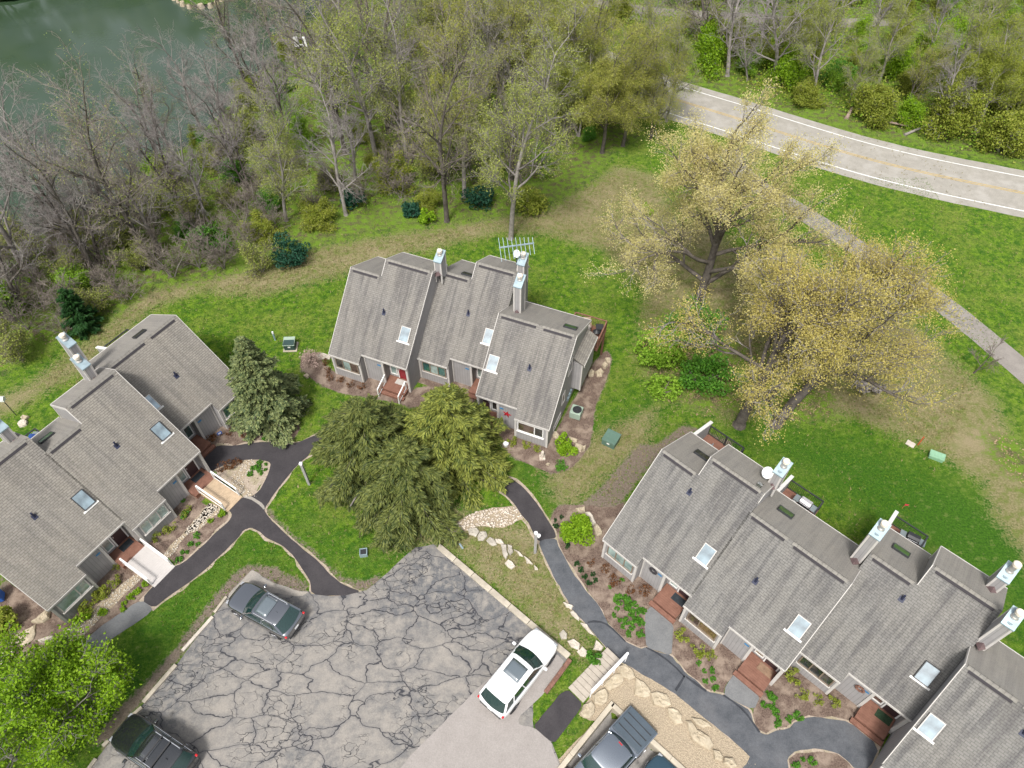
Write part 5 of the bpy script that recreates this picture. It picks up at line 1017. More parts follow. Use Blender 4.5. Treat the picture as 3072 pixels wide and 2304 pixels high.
for k_, s, lab in (('v', '1350,620 1470,600 1475,660 1390,665', 'cream slab above the round green shrub'), ('v', '1465,655 1530,650 1570,700 1605,790 1570,835 1530,790 1500,720', 'white jagged rock beside the round green shrub'), ('v', '1570,845 1620,805 1690,900 1680,930 1620,965 1595,900', 'cream slab touching the right row corner'),
                   ('n', '710,1390 760,1385 790,1420 770,1465 720,1430', 'cream rock between gable corner and bright shrub'), ('n', '880,1430 975,1465 960,1490 900,1470', 'thin cream rock behind the bright shrub'), ('n', '950,1492 1020,1520 1005,1580 940,1570', 'blocky cream rock right of the bright shrub'), ('n', '1014,1545 1055,1530 1050,1575 1020,1582', 'small cream rock outermost beside the bright shrub'),
                   ('n', '1070,800 1110,765 1140,800 1130,835 1080,830', 'round tan rock below the gable wing'), ('n', '1148,790 1200,760 1230,790 1215,830 1160,835', 'larger tan rock under the wooden deck'), ('n', '1210,730 1245,690 1270,725 1250,760', 'tan rock nearest the deck post'), ('n', '1240,660 1300,660 1300,700 1260,700', 'dark tan rock behind the deck post'),
                   ('b', '2095,375 2140,360 2200,378 2190,395 2120,398', 'pale limestone rock at the left front corner of the middle row'), ('b', '2018,508 2040,495 2058,510 2040,522', 'little cream rock at the edge of the middle row bed'), ('v', '980,60 1010,40 1040,60 1020,80', 'single cream stone in soil above the dark path'),
                   ('z', '485,1320 700,1130 740,1150 730,1250 640,1320 560,1325', 'flat tan slab beside the left row corner post'), ('z', '130,1640 240,1500 400,1400 530,1345 520,1480 500,1540 400,1640', 'largest tan slab below the left row gable'), ('x', '30,390 110,350 190,370 160,420 40,440', 'pale rounded rock left of the leafy tree'), ('x', '0,450 70,450 75,510 10,515', 'pale rock at the very left edge'), ('x', '720,130 790,105 830,130 800,170 730,170', 'white rock at the end of the limestone strip'), ('x', '440,240 600,180 620,210 470,270', 'long pale rock above the leafy tree'),
                   ('s', '260,1440 330,1380 420,1390 410,1440 300,1480', 'pale rocks pile behind the left row near the bird house'), ('s', '310,1350 360,1310 430,1330 380,1390', 'grey rock behind the left row, upper one'), ('w', '0,0 1,0 1,1', '')):
    if lab: boulder(pts(k_+' '+s), random.uniform(.16, .34), 'white_limestone' if 'white' in lab or 'pale' in lab else 'limestone', lab, GB)
def pebbles(name, polys, dens, smin, smax, mat, dz=.02, label=None):
    V = []; F = []; base = [(0, 0, 1), (1, 0, .1), (.3, .95, .1), (-.8, .6, .1), (-.8, -.6, .1), (.3, -.95, .1), (0, 0, -.6)]; fs = [(0, 1, 2), (0, 2, 3), (0, 3, 4), (0, 4, 5), (0, 5, 1), (6, 2, 1), (6, 3, 2), (6, 4, 3), (6, 5, 4), (6, 1, 5)]
    for poly in polys:
        P = np.array(poly); x0, y0 = P.min(0); x1, y1 = P.max(0); n = int((x1-x0)*(y1-y0)*dens); Q = RS.uniform((x0, y0), (x1, y1), (n, 2)); Q = Q[poly_sd(Q, poly) > .02]; Z = height(Q)
        for (x, y), z in zip(Q, Z):
            s = RS.uniform(smin, smax); a = RS.uniform(0, 6.28); e = RS.uniform(.6, 1); b = len(V); ca, sa = cos(a), sin(a)
            for p in base: u, v, w = p[0]*s*RS.uniform(.85, 1.15), p[1]*s*e*RS.uniform(.85, 1.15), p[2]*s*.6*RS.uniform(.8, 1.2); V.append((x+u*ca-v*sa, y+u*sa+v*ca, z+dz+w))
            F += [(b+i, b+j, b+k) for i, j, k in fs]
    o = from_np(name, V, F, mat); o['kind'] = 'stuff'
    if label: o['label'] = label
    return o
pebbles('river_rocks', [RIVER], 60, .05, .12, 'river_rock', .02); pebbles('limestone_chippings', LIMESTRIP, 70, .03, .09, 'white_limestone', .02)
pebbles('gravel', [GRAVEL], 26, .012, .045, 'limestone', .014)
pebbles('soil_clods', BEDS+ISLAND_W, 8, .015, .05, 'mulch', .006)
# ------------------------------------------------------------------ vegetation
def leafmat(name, a, b, tr=.35, rough=.6, var=.5):
    t = NT(name); g = t.n('NewGeometry'); r = g.outputs['Random Per Island']; oi = t.n('ObjectInfo').outputs['Random']; v = t.coord(); n = t.noise(v, .55, 3)
    f = t.math('ADD', t.math('MULTIPLY', r, .6), t.math('MULTIPLY', n, .4)); c = t.mix(t.maprange(f, .2, .8), a, b)
    c = t.mix(t.math('MULTIPLY', oi, .35), c, t.mix(1., c, (.75,.78,.7), 'MULTIPLY'))
    t.col(c); t.set(Roughness=rough, Specular_IOR_Level=.25)
    tb = t.n('BsdfTranslucent'); t.l(c, tb.inputs[0]); ms = t.n('MixShader'); ms.inputs[0].default_value = tr; t.l(t.b.outputs[0], ms.inputs[1]); t.l(tb.outputs[0], ms.inputs[2]); t.l(ms.outputs[0], t.out.inputs[0]); return t.m
def barkmat(name, a, b):
    t = NT(name); v = t.coord(); n = t.noise(v, 2.5, 6, .7); oi = t.n('ObjectInfo').outputs['Random']; c = t.mix(t.maprange(n, .35, .65), a, b); c = t.mix(t.math('MULTIPLY', oi, .4), c, t.mix(1., c, (.62,.62,.66), 'MULTIPLY')); t.col(c); t.set(Roughness=.95, Specular_IOR_Level=.15)
barkmat('bark_dark', (.07,.06,.052), (.16,.14,.12)); barkmat('bark_grey', (.19,.17,.155), (.31,.285,.26)); barkmat('twig_grey', (.21,.19,.18), (.34,.31,.29)); barkmat('twig_brown', (.17,.145,.125), (.28,.24,.20)); barkmat('twig_red', (.16,.055,.03), (.27,.10,.05)); barkmat('twig_tan', (.30,.22,.18), (.42,.31,.27))
leafmat('buds_yellow', (.21,.24,.04), (.43,.42,.10)); leafmat('buds_olive', (.22,.27,.05), (.42,.45,.12)); leafmat('buds_tan', (.28,.26,.12), (.42,.38,.20)); leafmat('catkins', (.42,.36,.08), (.68,.58,.22), .45); leafmat('catkins_pale', (.46,.41,.14), (.72,.64,.32), .45)
leafmat('leaf_bright', (.15,.29,.010), (.34,.52,.03), .45); leafmat('leaf_fresh', (.16,.32,.02), (.30,.46,.05)); leafmat('leaf_green', (.05,.17,.015), (.13,.30,.03)); leafmat('leaf_dark', (.012,.05,.012), (.035,.10,.022)); leafmat('leaf_yellowgreen', (.17,.23,.02), (.34,.36,.06)); leafmat('leaf_teal', (.012,.06,.035), (.035,.12,.07))
leafmat('conifer_olive', (.025,.045,.010), (.18,.20,.05), .12); leafmat('conifer_gold', (.035,.06,.010), (.27,.29,.055), .12); leafmat('spruce', (.045,.075,.03), (.23,.26,.10), .12); leafmat('rust', (.11,.045,.02), (.22,.10,.04)); leafmat('litter', (.28,.18,.11), (.44,.31,.20), .2)
leafmat('blade', (.06,.145,.010), (.17,.28,.022), .3); leafmat('blade_dry', (.20,.19,.07), (.34,.29,.14), .3)

def tubes_mesh(segs, sides=3):
    """segs: array n x 8 (p, q, r0, r1)"""
    S = np.asarray(segs, float); p = S[:, :3]; q = S[:, 3:6]; d = q-p; L = np.linalg.norm(d, axis=1, keepdims=True); z = d/np.maximum(L, 1e-6)
    h = np.where(np.abs(z[:, 2:3]) < .9, [[0, 0, 1.]], [[1., 0, 0]]); x = np.cross(h, z); x /= np.linalg.norm(x, axis=1, keepdims=True); y = np.cross(z, x)
    n = len(S); V = np.empty((n, 2, sides, 3))
    for k in range(sides):
        o = x*cos(2*pi*k/sides)+y*sin(2*pi*k/sides); V[:, 0, k] = p+o*S[:, 6:7]; V[:, 1, k] = q+o*S[:, 7:8]
    b = np.arange(n)[:, None]*2*sides; F = []
    for k in range(sides): j = (k+1) % sides; F.append(np.concatenate([b+k, b+j, b+sides+j, b+sides+k], 1))
    return V.reshape(-1, 3), np.concatenate(F)
def leaves_mesh(C, size, rs, flat=.0, per=1, jit=.0, aspect=.6):
    """diamond leaves at points C"""
    C = np.repeat(np.asarray(C), per, 0); n = len(C); C = C+rs.normal(0, 1, (n, 3))*jit
    N = rs.normal(0, 1, (n, 3)); N[:, 2] = np.abs(N[:, 2])+flat; N /= np.linalg.norm(N, axis=1, keepdims=True)
    a = np.cross(N, rs.normal(0, 1, (n, 3))); a /= np.linalg.norm(a, axis=1, keepdims=True); b = np.cross(N, a); s = size*rs.uniform(.6, 1.3, (n, 1))
    V = np.stack([C-a*s, C-b*s*aspect, C+a*s, C+b*s*aspect], 1).reshape(-1, 3); F = np.arange(4*n).reshape(n, 4); return V, F
def grow(rs, H, spread, levels, nlimb, trunk_r, clear=.3, up=.35, ratio=.62, lean=(0, 0), wob=.12, nchild=(4, 6), multi=1, bow=0.0):
    """returns trunk segments, branch segments, twig-tip points"""
    trunk = []; br = []; tips = []
    def poly(p, d, L, r0, r1, k, w, g, dst):
        pts_ = [p]; dirs = [d]
        for i in range(k):
            d = d+rs.normal(0, w, 3)+np.array([0, 0, g]); d = d/np.linalg.norm(d); q = p+d*L/k
            a = r0+(r1-r0)*i/k; b = r0+(r1-r0)*(i+1)/k; dst.append([*p, *q, a, b]); p = q; pts_.append(p); dirs.append(d)
        return pts_, dirs
    def rec(p, d, L, r, lv):
        k = 4 if lv > 1 else 3
        P, D = poly(p, d, L, r, r*.45, k, wob*(1+.5*(levels-lv)), .05*up if lv else .02, br)
        if lv == 0: tips.extend([P[-1], P[-2]]); return
        m = rs.randint(nchild[0], nchild[1]+1)
        for i in range(m):
            t = .25+.75*(i+rs.uniform(.1, .9))/m; j = min(int(t*k), k-1); f = t*k-j; q = P[j]*(1-f)+P[j+1]*f; dd = D[j+1]
            o = rs.normal(0, 1, 3); o -= dd*(o@dd); o /= np.linalg.norm(o); an = rs.uniform(.45, .95); nd = dd*cos(an)+o*sin(an)+np.array([0, 0, .18*up]); nd /= np.linalg.norm(nd)
            rec(q, nd, L*ratio*rs.uniform(.75, 1.15)*(1.1-.35*t), r*.5*(1.1-.4*t), lv-1)
        rec(P[-1], D[-1], L*ratio*.9, r*.45, lv-1)
    for s in range(multi):
        d0 = np.array([lean[0]+(rs.normal(0, .25) if multi > 1 else 0), lean[1]+(rs.normal(0, .25) if multi > 1 else 0), 1.0]); d0 /= np.linalg.norm(d0)
        tl = H*rs.uniform(.62, .72); P, D = poly(np.zeros(3)-np.array([0, 0, .3]), d0, tl, trunk_r, trunk_r*.42, 8, .05, .02, trunk)
        trunk.append([*(P[0]), *(P[0]+D[1]*.6), trunk_r*1.5, trunk_r*.95])
        for i in range(nlimb):
            t = clear+(1-clear)*(i+rs.uniform(0, .8))/nlimb; j = min(int(t*8), 7); f = t*8-j; q = P[j]*(1-f)+P[j+1]*f; a = i*2.4+rs.uniform(-.5, .5)
            el = rs.uniform(.35, .9)+.35*t; nd = np.array([cos(a)*cos(el), sin(a)*cos(el), sin(el)]); L = H*spread*(1.05-.55*t)*rs.uniform(.8, 1.15)
            rec(q, nd, L, trunk_r*(.55-.2*t), levels)
        rec(P[-1], D[-1], H*.30, trunk_r*.4, levels)
    return np.array(trunk), np.array(br), np.array(tips)
def tree(name, label, loc, rs, bark, twig, leaf, H, group=None, size=.10, per=2, jit=.25, sides=3, cat='tree', minr=.0, **kw):
    T, B, tips = grow(rs, H, **kw); B = B.copy(); B[:, 6:8] = np.maximum(B[:, 6:8], minr)
    e = thing(name, label, cat, loc, 0, group); V, F = tubes_mesh(T, 9); from_np('trunk', V, F, bark, e, True)
    big = B[:, 6] > .035; V1, F1 = tubes_mesh(B[big], 5); V2, F2 = tubes_mesh(B[~big], sides); o = from_np('branches', np.concatenate([V1, V2]), np.concatenate([F1, F2+len(V1)]), bark, e); o.data.materials.append(MATS[twig]); o.data.polygons.foreach_set('material_index', np.r_[np.zeros(len(F1), np.int32), np.ones(len(F2), np.int32)])
    if leaf:
        V, F = leaves_mesh(tips, size, rs, .3, per, jit); from_np('crown', V, F, leaf, e)
    return e
# --- prototypes for the woods (kept as the first of their kind, then copied)
rs = np.random.RandomState(5); PROTO = []
defs = [('bare', 15, 'bark_grey', 'twig_grey', None, dict()), ('bare', 13, 'bark_dark', 'twig_grey', None, dict(multi=2)), ('bare', 16, 'bark_dark', 'twig_brown', 'buds_olive', dict()),
        ('bud', 15, 'bark_grey', 'twig_grey', 'buds_olive', dict()), ('bud', 14, 'bark_dark', 'twig_grey', 'buds_yellow', dict(multi=2)), ('bud', 17, 'bark_grey', 'twig_grey', 'buds_olive', dict()), ('leaf', 13, 'bark_dark', 'twig_brown', 'buds_yellow', dict()), ('leaf', 11, 'bark_grey', 'twig_grey', 'leaf_yellowgreen', dict(multi=2))]
for kind, H, bk, tw, lf, kw in defs:
    mult = kw.get('multi', 1)
    t_ = tree(kind+'_tree' if kind == 'bare' else ('budding_tree' if kind == 'bud' else 'leafing_tree'), 'x', (0, 0, -60), rs, bk, tw, lf, H, spread=.30, levels=3, nlimb=9 if mult == 1 else 6, trunk_r=.24 if mult == 1 else .17, size=.055 if kind != 'bare' else .045, per=dict(bare=1, bud=5, leaf=11)[kind], jit=.25, clear=.28, nchild=(4, 5), ratio=.60, minr=.010, **kw)
    PROTO.append(t_)
used = [False]*len(PROTO)
def place_tree(k, loc, sc, label, group, tilt=(0, 0)):
    o = PROTO[k] if not used[k] else copy_tree(PROTO[k]); used[k] = True
    o.location = loc; o.rotation_euler = (tilt[0], tilt[1], random.uniform(0, 6.28)); o.scale = (sc*random.uniform(.9, 1.1), sc*random.uniform(.9, 1.1), sc*random.uniform(.9, 1.12)); o['label'] = label; o['group'] = group; return o
# woods left of the road: jittered rows over the region
P = []
WE = np.array(WOOD_EDGE)
cand = RS.uniform((-75, 38), (32, 135), (6000, 2)); sdw = poly_sd(cand, WOODPOLY); sdl = poly_sd(cand, LAKEPOLY)
roadp = ribbon(RCL, RW+7); sdr = poly_sd(cand, roadp)
for (x, y), a, b, c in zip(cand, sdw, sdl, sdr):
    if a < 3.5 or b > .5 or c > 0: continue
    # outside the view cone
    if abs(x) > 13+y*.66+6: continue
    mind = 4.9 if y < 80 else 5.2
    if all((x-u)**2+(y-v)**2 > mind*mind for u, v in P): P.append((x, y))
    if len(P) > 235: break
for x, y in P:
    z = hgt(x, y); west = (x+18)/30+(y-60)/90
    r = random.random()
    if poly_sd(np.array([[x, y]]), LAKEPOLY)[0] > -22 and x < -2: k = random.choice([0, 0, 1, 1, 0, 2]); lab = 'bare grey tree in the dense wood along the lake shore'
    elif x > 2 and y > 72: k = random.choice([6, 4, 4, 3, 6, 7]); lab = 'yellow green leafing tree in the wood against the road bend'
    else: k = random.choice([2, 3, 0, 4, 5, 2, 1]); lab = 'budding olive tree in the wood behind the middle row house'
    place_tree(k, (x, y, z), random.uniform(.72, 1.12), lab, 'trees of the wood, '+('lake side' if 'lake' in lab else 'road side' if 'road' in lab else 'house side'))
BR = []
for H, multi, lf in ((4.6, 3, None), (3.8, 4, 'buds_olive'), (4.2, 3, None)):
    BR.append(tree('brush_shrub', 'x', (0, 0, -60), rs, 'bark_grey', 'twig_brown', lf, H, spread=.34, levels=2, nlimb=6, trunk_r=.05, size=.06, per=2, jit=.2, clear=.1, nchild=(5, 6), ratio=.62, minr=.012, multi=multi, cat='shrub'))
bu = [False]*3; BP = []
cand = RS.uniform((-75, 30), (30, 110), (5000, 2)); sdw = poly_sd(cand, WOODPOLY); sdl = poly_sd(cand, LAKEPOLY); sdr = poly_sd(cand, ribbon(RCL, RW+4))
for (x, y), a, b, c in zip(cand, sdw, sdl, sdr):
    if a < -1.0 or (x > -22 and a < 4) or a > (24 if x < -25 else 12) or b > -1 or c > 0 or abs(x) > 17+y*.66: continue
    if all((x-u)**2+(y-v)**2 > (2.2 if x < -24 and a < 12 else 3.2)**2 for u, v in BP): BP.append((x, y))
    if len(BP) > 140: break
for x, y in BP:
    k = random.randrange(3); o = BR[k] if not bu[k] else copy_tree(BR[k]); bu[k] = True; s = random.uniform(.7, 1.3); o.location = (x, y, hgt(x, y)); o.scale = (s, s, s*random.uniform(.8, 1.1)); o.rotation_euler = (0, 0, random.uniform(0, 6.28))
    o['label'] = 'twiggy brush shrub on the wood floor left of the lawn' if x < -18 else 'twiggy brush shrub among trunks behind the middle row'; o['group'] = 'brush shrubs of the wood, '+('left part' if x < -18 else 'middle part')
for c_ in ('1195,215', '1260,235', '1345,315', '1300,330', '1250,295', '1290,255', '1225,150', '1290,175', '1180,120', '1120,160', '1110,90', '1080,210', '1150,60', '1060,50', '1010,120', '960,60'):
    q = at(px('D', *map(float, c_.split(',')))); place_tree(random.choice([4, 6, 6, 7, 3]), (q.x, q.y, 0), random.uniform(.7, .95), 'yellow green leafing tree in the strip beside the road bend', 'trees of the wood, road side')
for c_ in ('1405,300', '1365,275', '1440,262', '1350,240', '1395,230'):
    q = at(px('D', *map(float, c_.split(',')))); place_tree(random.choice([3, 2, 4]), (q.x, q.y, 0), random.uniform(.6, .8), 'thin budding tree in the strip right of the road side wood', 'thin trees before the road')
# marked trunks standing at the edge of the lawn
for s, k, sc, lab in (('j 685,1335', 2, 1.0, 'tree with a leaning dark trunk at the lawn edge behind the middle row'), ('j 1070,1440', 5, 1.0, 'tall straight grey trunked tree right behind the comb antenna'), ('j 790,1190', 3, .9, 'slim tree left of the tall one behind the antenna'),
                      ('j 270,1000', 5, 1.05, 'tall dark trunked tree in the wood above the left roof of the middle row'), ('i 900,1560', 2, 1.0, 'dark heavy trunked tree at the wood edge above the spruce'), ('i 600,1590', 1, .9, 'twin stemmed dark tree at the wood edge near the left row'), ('j 400,960', 3, .8, 'slim pale trunk in the green gap behind the middle row')):
    q = atg(px(s.split()[0], *map(float, s.split()[1].split(',')))); place_tree(k, tuple(q), sc, lab, 'trees at the lawn edge of the wood')
# beyond the road
P2 = []
cand = RS.uniform((0, 58), (110, 160), (7000, 2)); sdw = poly_sd(cand, WOOD_R); sdr = poly_sd(cand, ribbon(RCL, RW+8)); sdb = poly_sd(cand, ribbon(BRD, 4.5))
for (x, y), a, b, c in zip(cand, sdw, sdr, sdb):
    if a < 1.5 or b > 0 or c > 0 or abs(x) > 14+y*.66+8: continue
    if all((x-u)**2+(y-v)**2 > 5.0**2 for u, v in P2): P2.append((x, y))
    if len(P2) > 150: break
P2B = poly_sd(np.array(P2), ribbon(BRD, 24))
for (x, y), nb_ in zip(P2, P2B):
    k = 0 if nb_ > 0 else random.choice([0, 3, 5, 7, 0, 3, 7, 4]); place_tree(k, (x, y, 0), random.uniform(.5, .9), 'spring tree in the wood on the far side of the road', 'trees beyond the road', (R(random.uniform(-14, 4)), R(random.uniform(-12, 12))))
for s, k, sc, lab in (('k 375,470', 0, 1.0, 'tree with a pale bare trunk left of the leaning pair beyond the road'), ('k 670,500', 0, 1.0, 'tree with long leaning pale trunk by the road verge'), ('k 900,650', 5, .8, 'slim leaning tree nearest the road verge'), ('k 1925,820', 7, 1.0, 'tree with a curved grey trunk leaning over the far verge'), ('k 250,430', 2, 1.0, 'dark straight trunk beyond the road bend')):
    q = at(px(s.split()[0], *map(float, s.split()[1].split(',')))); place_tree(k, tuple(q), sc, lab, 'trees at the far road verge', (R(-4), R(16)))
sheet('far_bank', [(-170, 108), (-78, 111), (-66, 120), (-50, 128), (-20, 132), (40, 136), (40, 300), (-170, 300)], 'ground', 0, .3, 3, base=-3.3)
for i in range(34): x = -128+i*3.4+random.uniform(-1, 1); place_tree(random.choice([6, 7, 7]), (x, (114 if x < -78 else 131)+random.uniform(0, 9), -3.3), random.uniform(1.1, 1.5), 'leafy tree on the far lake bank', 'trees of the far lake bank')
# --- the big oaks with yellow catkins
rs = np.random.RandomState(21)
def oak(label, s, H, lean, leaf, seed, spread=.36, per=7, nl=10, tr=.42, clear=.22):
    q = at(px(s.split()[0], *map(float, s.split()[1].split(',')))); rs = np.random.RandomState(seed)
    return tree('oak_tree', label, tuple(q), rs, 'bark_dark', 'twig_grey', leaf, H, spread=spread, levels=3, nlimb=nl, trunk_r=tr, size=.055, per=per, jit=.26, clear=clear, nchild=(4, 5), ratio=.60, lean=lean, minr=.014, group='yellow flowering oaks', up=.3)
oak('yellow oak with the thick leaning trunk nearest the right row', 'm 725,1350', 13.5, (.18, .12), 'catkins', 3, .54, 12, 10, .42, .38)
oak('yellow oak with the short dark trunk right of the thick one', 'm 915,1345', 13.0, (.55, .30), 'catkins', 8, .60, 11, 10, .42, .34)
oak('pale yellow oak between the middle row lawn and the road', 'm 505,730', 15.5, (.10, .10), 'catkins_pale', 15, .52, 22, 14)
oak('yellow oak whose crown reaches over the trail', 'm 1060,1100', 12.0, (.55, .1), 'catkins', 33, .50, 9, 7, .25, .35)
# --- leafy tree at the bottom left corner
def blob_crown(rs, n, cx, rad, lumps=26, shell=.55):
    """foliage gathered in lumps inside an uneven crown"""
    C = []; c0 = np.array(cx)
    L = [(c0+np.array(rad)*v*rs.uniform(.45, .95), rs.uniform(.22, .42)) for v in (lambda a: a/np.linalg.norm(a, axis=1, keepdims=True))(rs.normal(0, 1, (lumps, 3)))]
    m = n//lumps
    for c, r in L:
        d = rs.normal(0, 1, (m, 3)); d /= np.linalg.norm(d, axis=1, keepdims=True); C.append(c+d*np.array(rad)*r*rs.uniform(shell, 1.0, (m, 1))**.5)
    return np.concatenate(C)
def bush(name, label, loc, rs, rad, leaf, n, size, group=None, lumps=18, cat='shrub', h0=None, stem='twig_brown', flat=.3):
    e = thing(name, label, cat, loc, 0, group); h = h0 if h0 is not None else rad[2]*.85
    C = blob_crown(rs, n, (0, 0, h), rad, lumps); C = C[C[:, 2] > .02]; V, F = leaves_mesh(C, size, rs, flat, 1, 0); from_np('foliage', V, F, leaf, e)
    S = []
    for k in range(7): a = rs.uniform(0, 6.28); S.append([0, 0, 0, cos(a)*rad[0]*.6, sin(a)*rad[1]*.6, h*1.1, .03*rad[0]+.008, .008])
    V, F = tubes_mesh(S, 5); from_np('stem', V, F, stem, e); return e
rs = np.random.RandomState(4)
for s, lab, H, sp, sd in (('x 600,1150', 'bright green leafy tree filling the lower left corner beside the black car', 6.6, .66, 6), ('x 180,1560', 'second bright green leafy tree at the bottom left edge', 5.8, .56, 9), ('x 1080,900', 'small bright leafy tree above the corner one, over the old stub path', 5.0, .60, 12)):
    q = at(px('x', *map(float, s.split()[1].split(',')))); tree('leafy_tree', lab, tuple(q), np.random.RandomState(sd), 'bark_grey', 'twig_grey', 'leaf_bright', H, group='bright leafy trees by the lot', spread=sp, levels=3, nlimb=8, trunk_r=.13, size=.08, per=5, jit=.2, clear=.15, nchild=(4, 5), ratio=.6, minr=.01, up=.1)
# --- conifers
def conifer(name, label, loc, rs, H, Rb, leaf, bark, nb, n_spray, size, droop=.15, clearh=.05, power=1.0, group=None, tipw=.16, lump=.25):
    e = thing(name, label, 'conifer', loc, 0, group); S = []; C = []; D = []
    V, F = tubes_mesh([[0, 0, -.2, 0, 0, H*.5, .24, .14], [0, 0, H*.5, 0, 0, H*.97, .14, .02]], 9); from_np('trunk', V, F, bark, e, True)
    for i in range(nb):
        t = (i+rs.uniform(0, 1))/nb; z = H*(clearh+(1-clearh)*t); L = Rb*(1-t)**power*rs.uniform(.55, 1.2)+.15; a = i*2.39996+rs.uniform(-.3, .3); el = .35*(t)+.05
        p = np.array([0, 0, z]); k = 6; d = np.array([cos(a)*cos(el), sin(a)*cos(el), sin(el)])
        for j in range(k):
            q = p+d*L/k; S.append([*p, *q, .045*(1-t*.7)*(1-j/k)+.006, .045*(1-t*.7)*(1-(j+1)/k)+.005]); d = d+np.array([0, 0, -droop/k*2 if j < k*.6 else droop/k])+rs.normal(0, .04, 3); d /= np.linalg.norm(d)
            m = int(n_spray*(L/Rb)*(.35+j/k)); side = np.array([-sin(a), cos(a), 0])
            w = (L*.17)*(1-abs((j+.5)/k-.55))+.05
            for _ in range(m):
                s = rs.uniform(-1, 1); f = rs.uniform(0, 1); c = p*(1-f)+q*f+side*s*w+d*abs(s)*w*.6+np.array([0, 0, -abs(s)*w*.25+rs.normal(0, .05)]); C.append(c); D.append(d*.8+side*s*1.0+np.array([0, 0, rs.uniform(-.35, .1)]))
            p = q
    V, F = tubes_mesh(S, 4); from_np('branches', V, F, bark, e)
    C = np.array(C); D = np.array(D)+rs.normal(0, .14, (len(C), 3)); D /= np.linalg.norm(D, axis=1, keepdims=True); n = len(C)
    N = np.cross(D, rs.normal(0, 1, (n, 3))*.5+np.array([0, 0, .0])); X_ = np.cross(D, np.array([0, 0, 1.])+rs.normal(0, .5, (n, 3))); X_ /= np.linalg.norm(X_, axis=1, keepdims=True)
    s = size*rs.uniform(.6, 1.4, (n, 1)); w = s*tipw/.5
    V = np.stack([C-D*s*.5, C+X_*w, C+D*s, C-X_*w], 1).reshape(-1, 3); from_np('crown', V, np.arange(4*n).reshape(n, 4), leaf, e); return e
rs = np.random.RandomState(31)
G2 = 'evergreens between the dark path and the middle row'
conifer('arborvitae', 'broad dark olive evergreen in the lawn, left one of the joined pair', tuple(at((1125, 1415))), rs, 7.2, 4.3, 'conifer_olive', 'bark_dark', 150, 150, .19, droop=.34, power=.62, group=G2, tipw=.10)
conifer('arborvitae', 'broad golden olive evergreen in the lawn, right one of the joined pair', tuple(at((1350, 1385))), rs, 7.6, 4.3, 'conifer_gold', 'bark_dark', 150, 150, .19, droop=.34, power=.62, group=G2, tipw=.10)
conifer('arborvitae', 'lower olive evergreen in front of the joined pair, nearest the lot corner', tuple(at((1235, 1510))), rs, 6.4, 4.0, 'conifer_olive', 'bark_dark', 130, 140, .19, droop=.34, power=.62, group=G2, tipw=.10)
conifer('spruce_tree', 'dusty green spruce beside the front corner of the left row', tuple(at((822, 1255))), rs, 8.6, 2.9, 'spruce', 'bark_dark', 210, 85, .13, droop=.3, power=.85, tipw=.2)
conifer('young_conifer', 'small dark conifer at the wood edge behind the left row', tuple(at((262, 985))), rs, 4.2, 1.5, 'leaf_dark', 'bark_dark', 70, 30, .2, power=.8)
# --- shrubs
rs = np.random.RandomState(77)
def S(s, z=0): k, c = s.split(); return tuple(at(px(k, *map(float, c.split(',')))))
bush('shrub', 'bright green rounded shrub at the front corner of the middle row', S('n 850,1560'), rs, (.85, .85, .8), 'leaf_bright', 2200, .075)
bush('shrub', 'large bright round shrub beside the right row corner', S('v 1380,930'), rs, (1.15, 1.1, .95), 'leaf_bright', 3800, .08, lumps=34)
bush('shrub', 'small glossy dark green shrub at the head of the garden steps', S('g 525,680'), rs, (.5, .42, .4), 'leaf_green', 900, .07)
bush('shrub', 'low dark green tuft in soil above the dark path', S('v 1160,90'), rs, (.45, .45, .3), 'leaf_green', 400, .07)
bush('shrub', 'reddish twiggy lilac at the left front corner of the middle row', S('b 2070,430'), rs, (.9, .9, .8), 'twig_tan', 900, .05, stem='twig_tan')
bush('shrub', 'bright young shrub in the meadow behind the middle row', S('j 1885,1310'), rs, (.7, .7, .9), 'leaf_bright', 700, .1)
bush('shrub', 'lone green bush at the foot of the oaks beside the lawn', S('m 300,1010'), rs, (2.2, 1.9, 1.6), 'leaf_fresh', 4200, .11, lumps=40, group='bushes under the oaks')
bush('shrub', 'darker green bush behind the fresh one under the oaks', S('m 470,900'), rs, (2.4, 2.0, 1.9), 'leaf_green', 4200, .11, lumps=40, group='bushes under the oaks')
bush('shrub', 'deep green bush under the thick trunked oak', S('m 520,1130'), rs, (2.4, 1.8, 1.3), 'leaf_green', 3600, .11, lumps=30, group='bushes under the oaks')
bush('shrub', 'fresh green bush nearest the middle row deck', S('m 330,1180'), rs, (1.3, 1.1, .9), 'leaf_fresh', 1600, .1, lumps=30, group='bushes under the oaks')
bush('shrub', 'grey twig heap lying in leaves right of the oaks', S('m 1390,1170'), rs, (1.1, .9, .5), 'twig_grey', 900, .12, cat='brush pile')
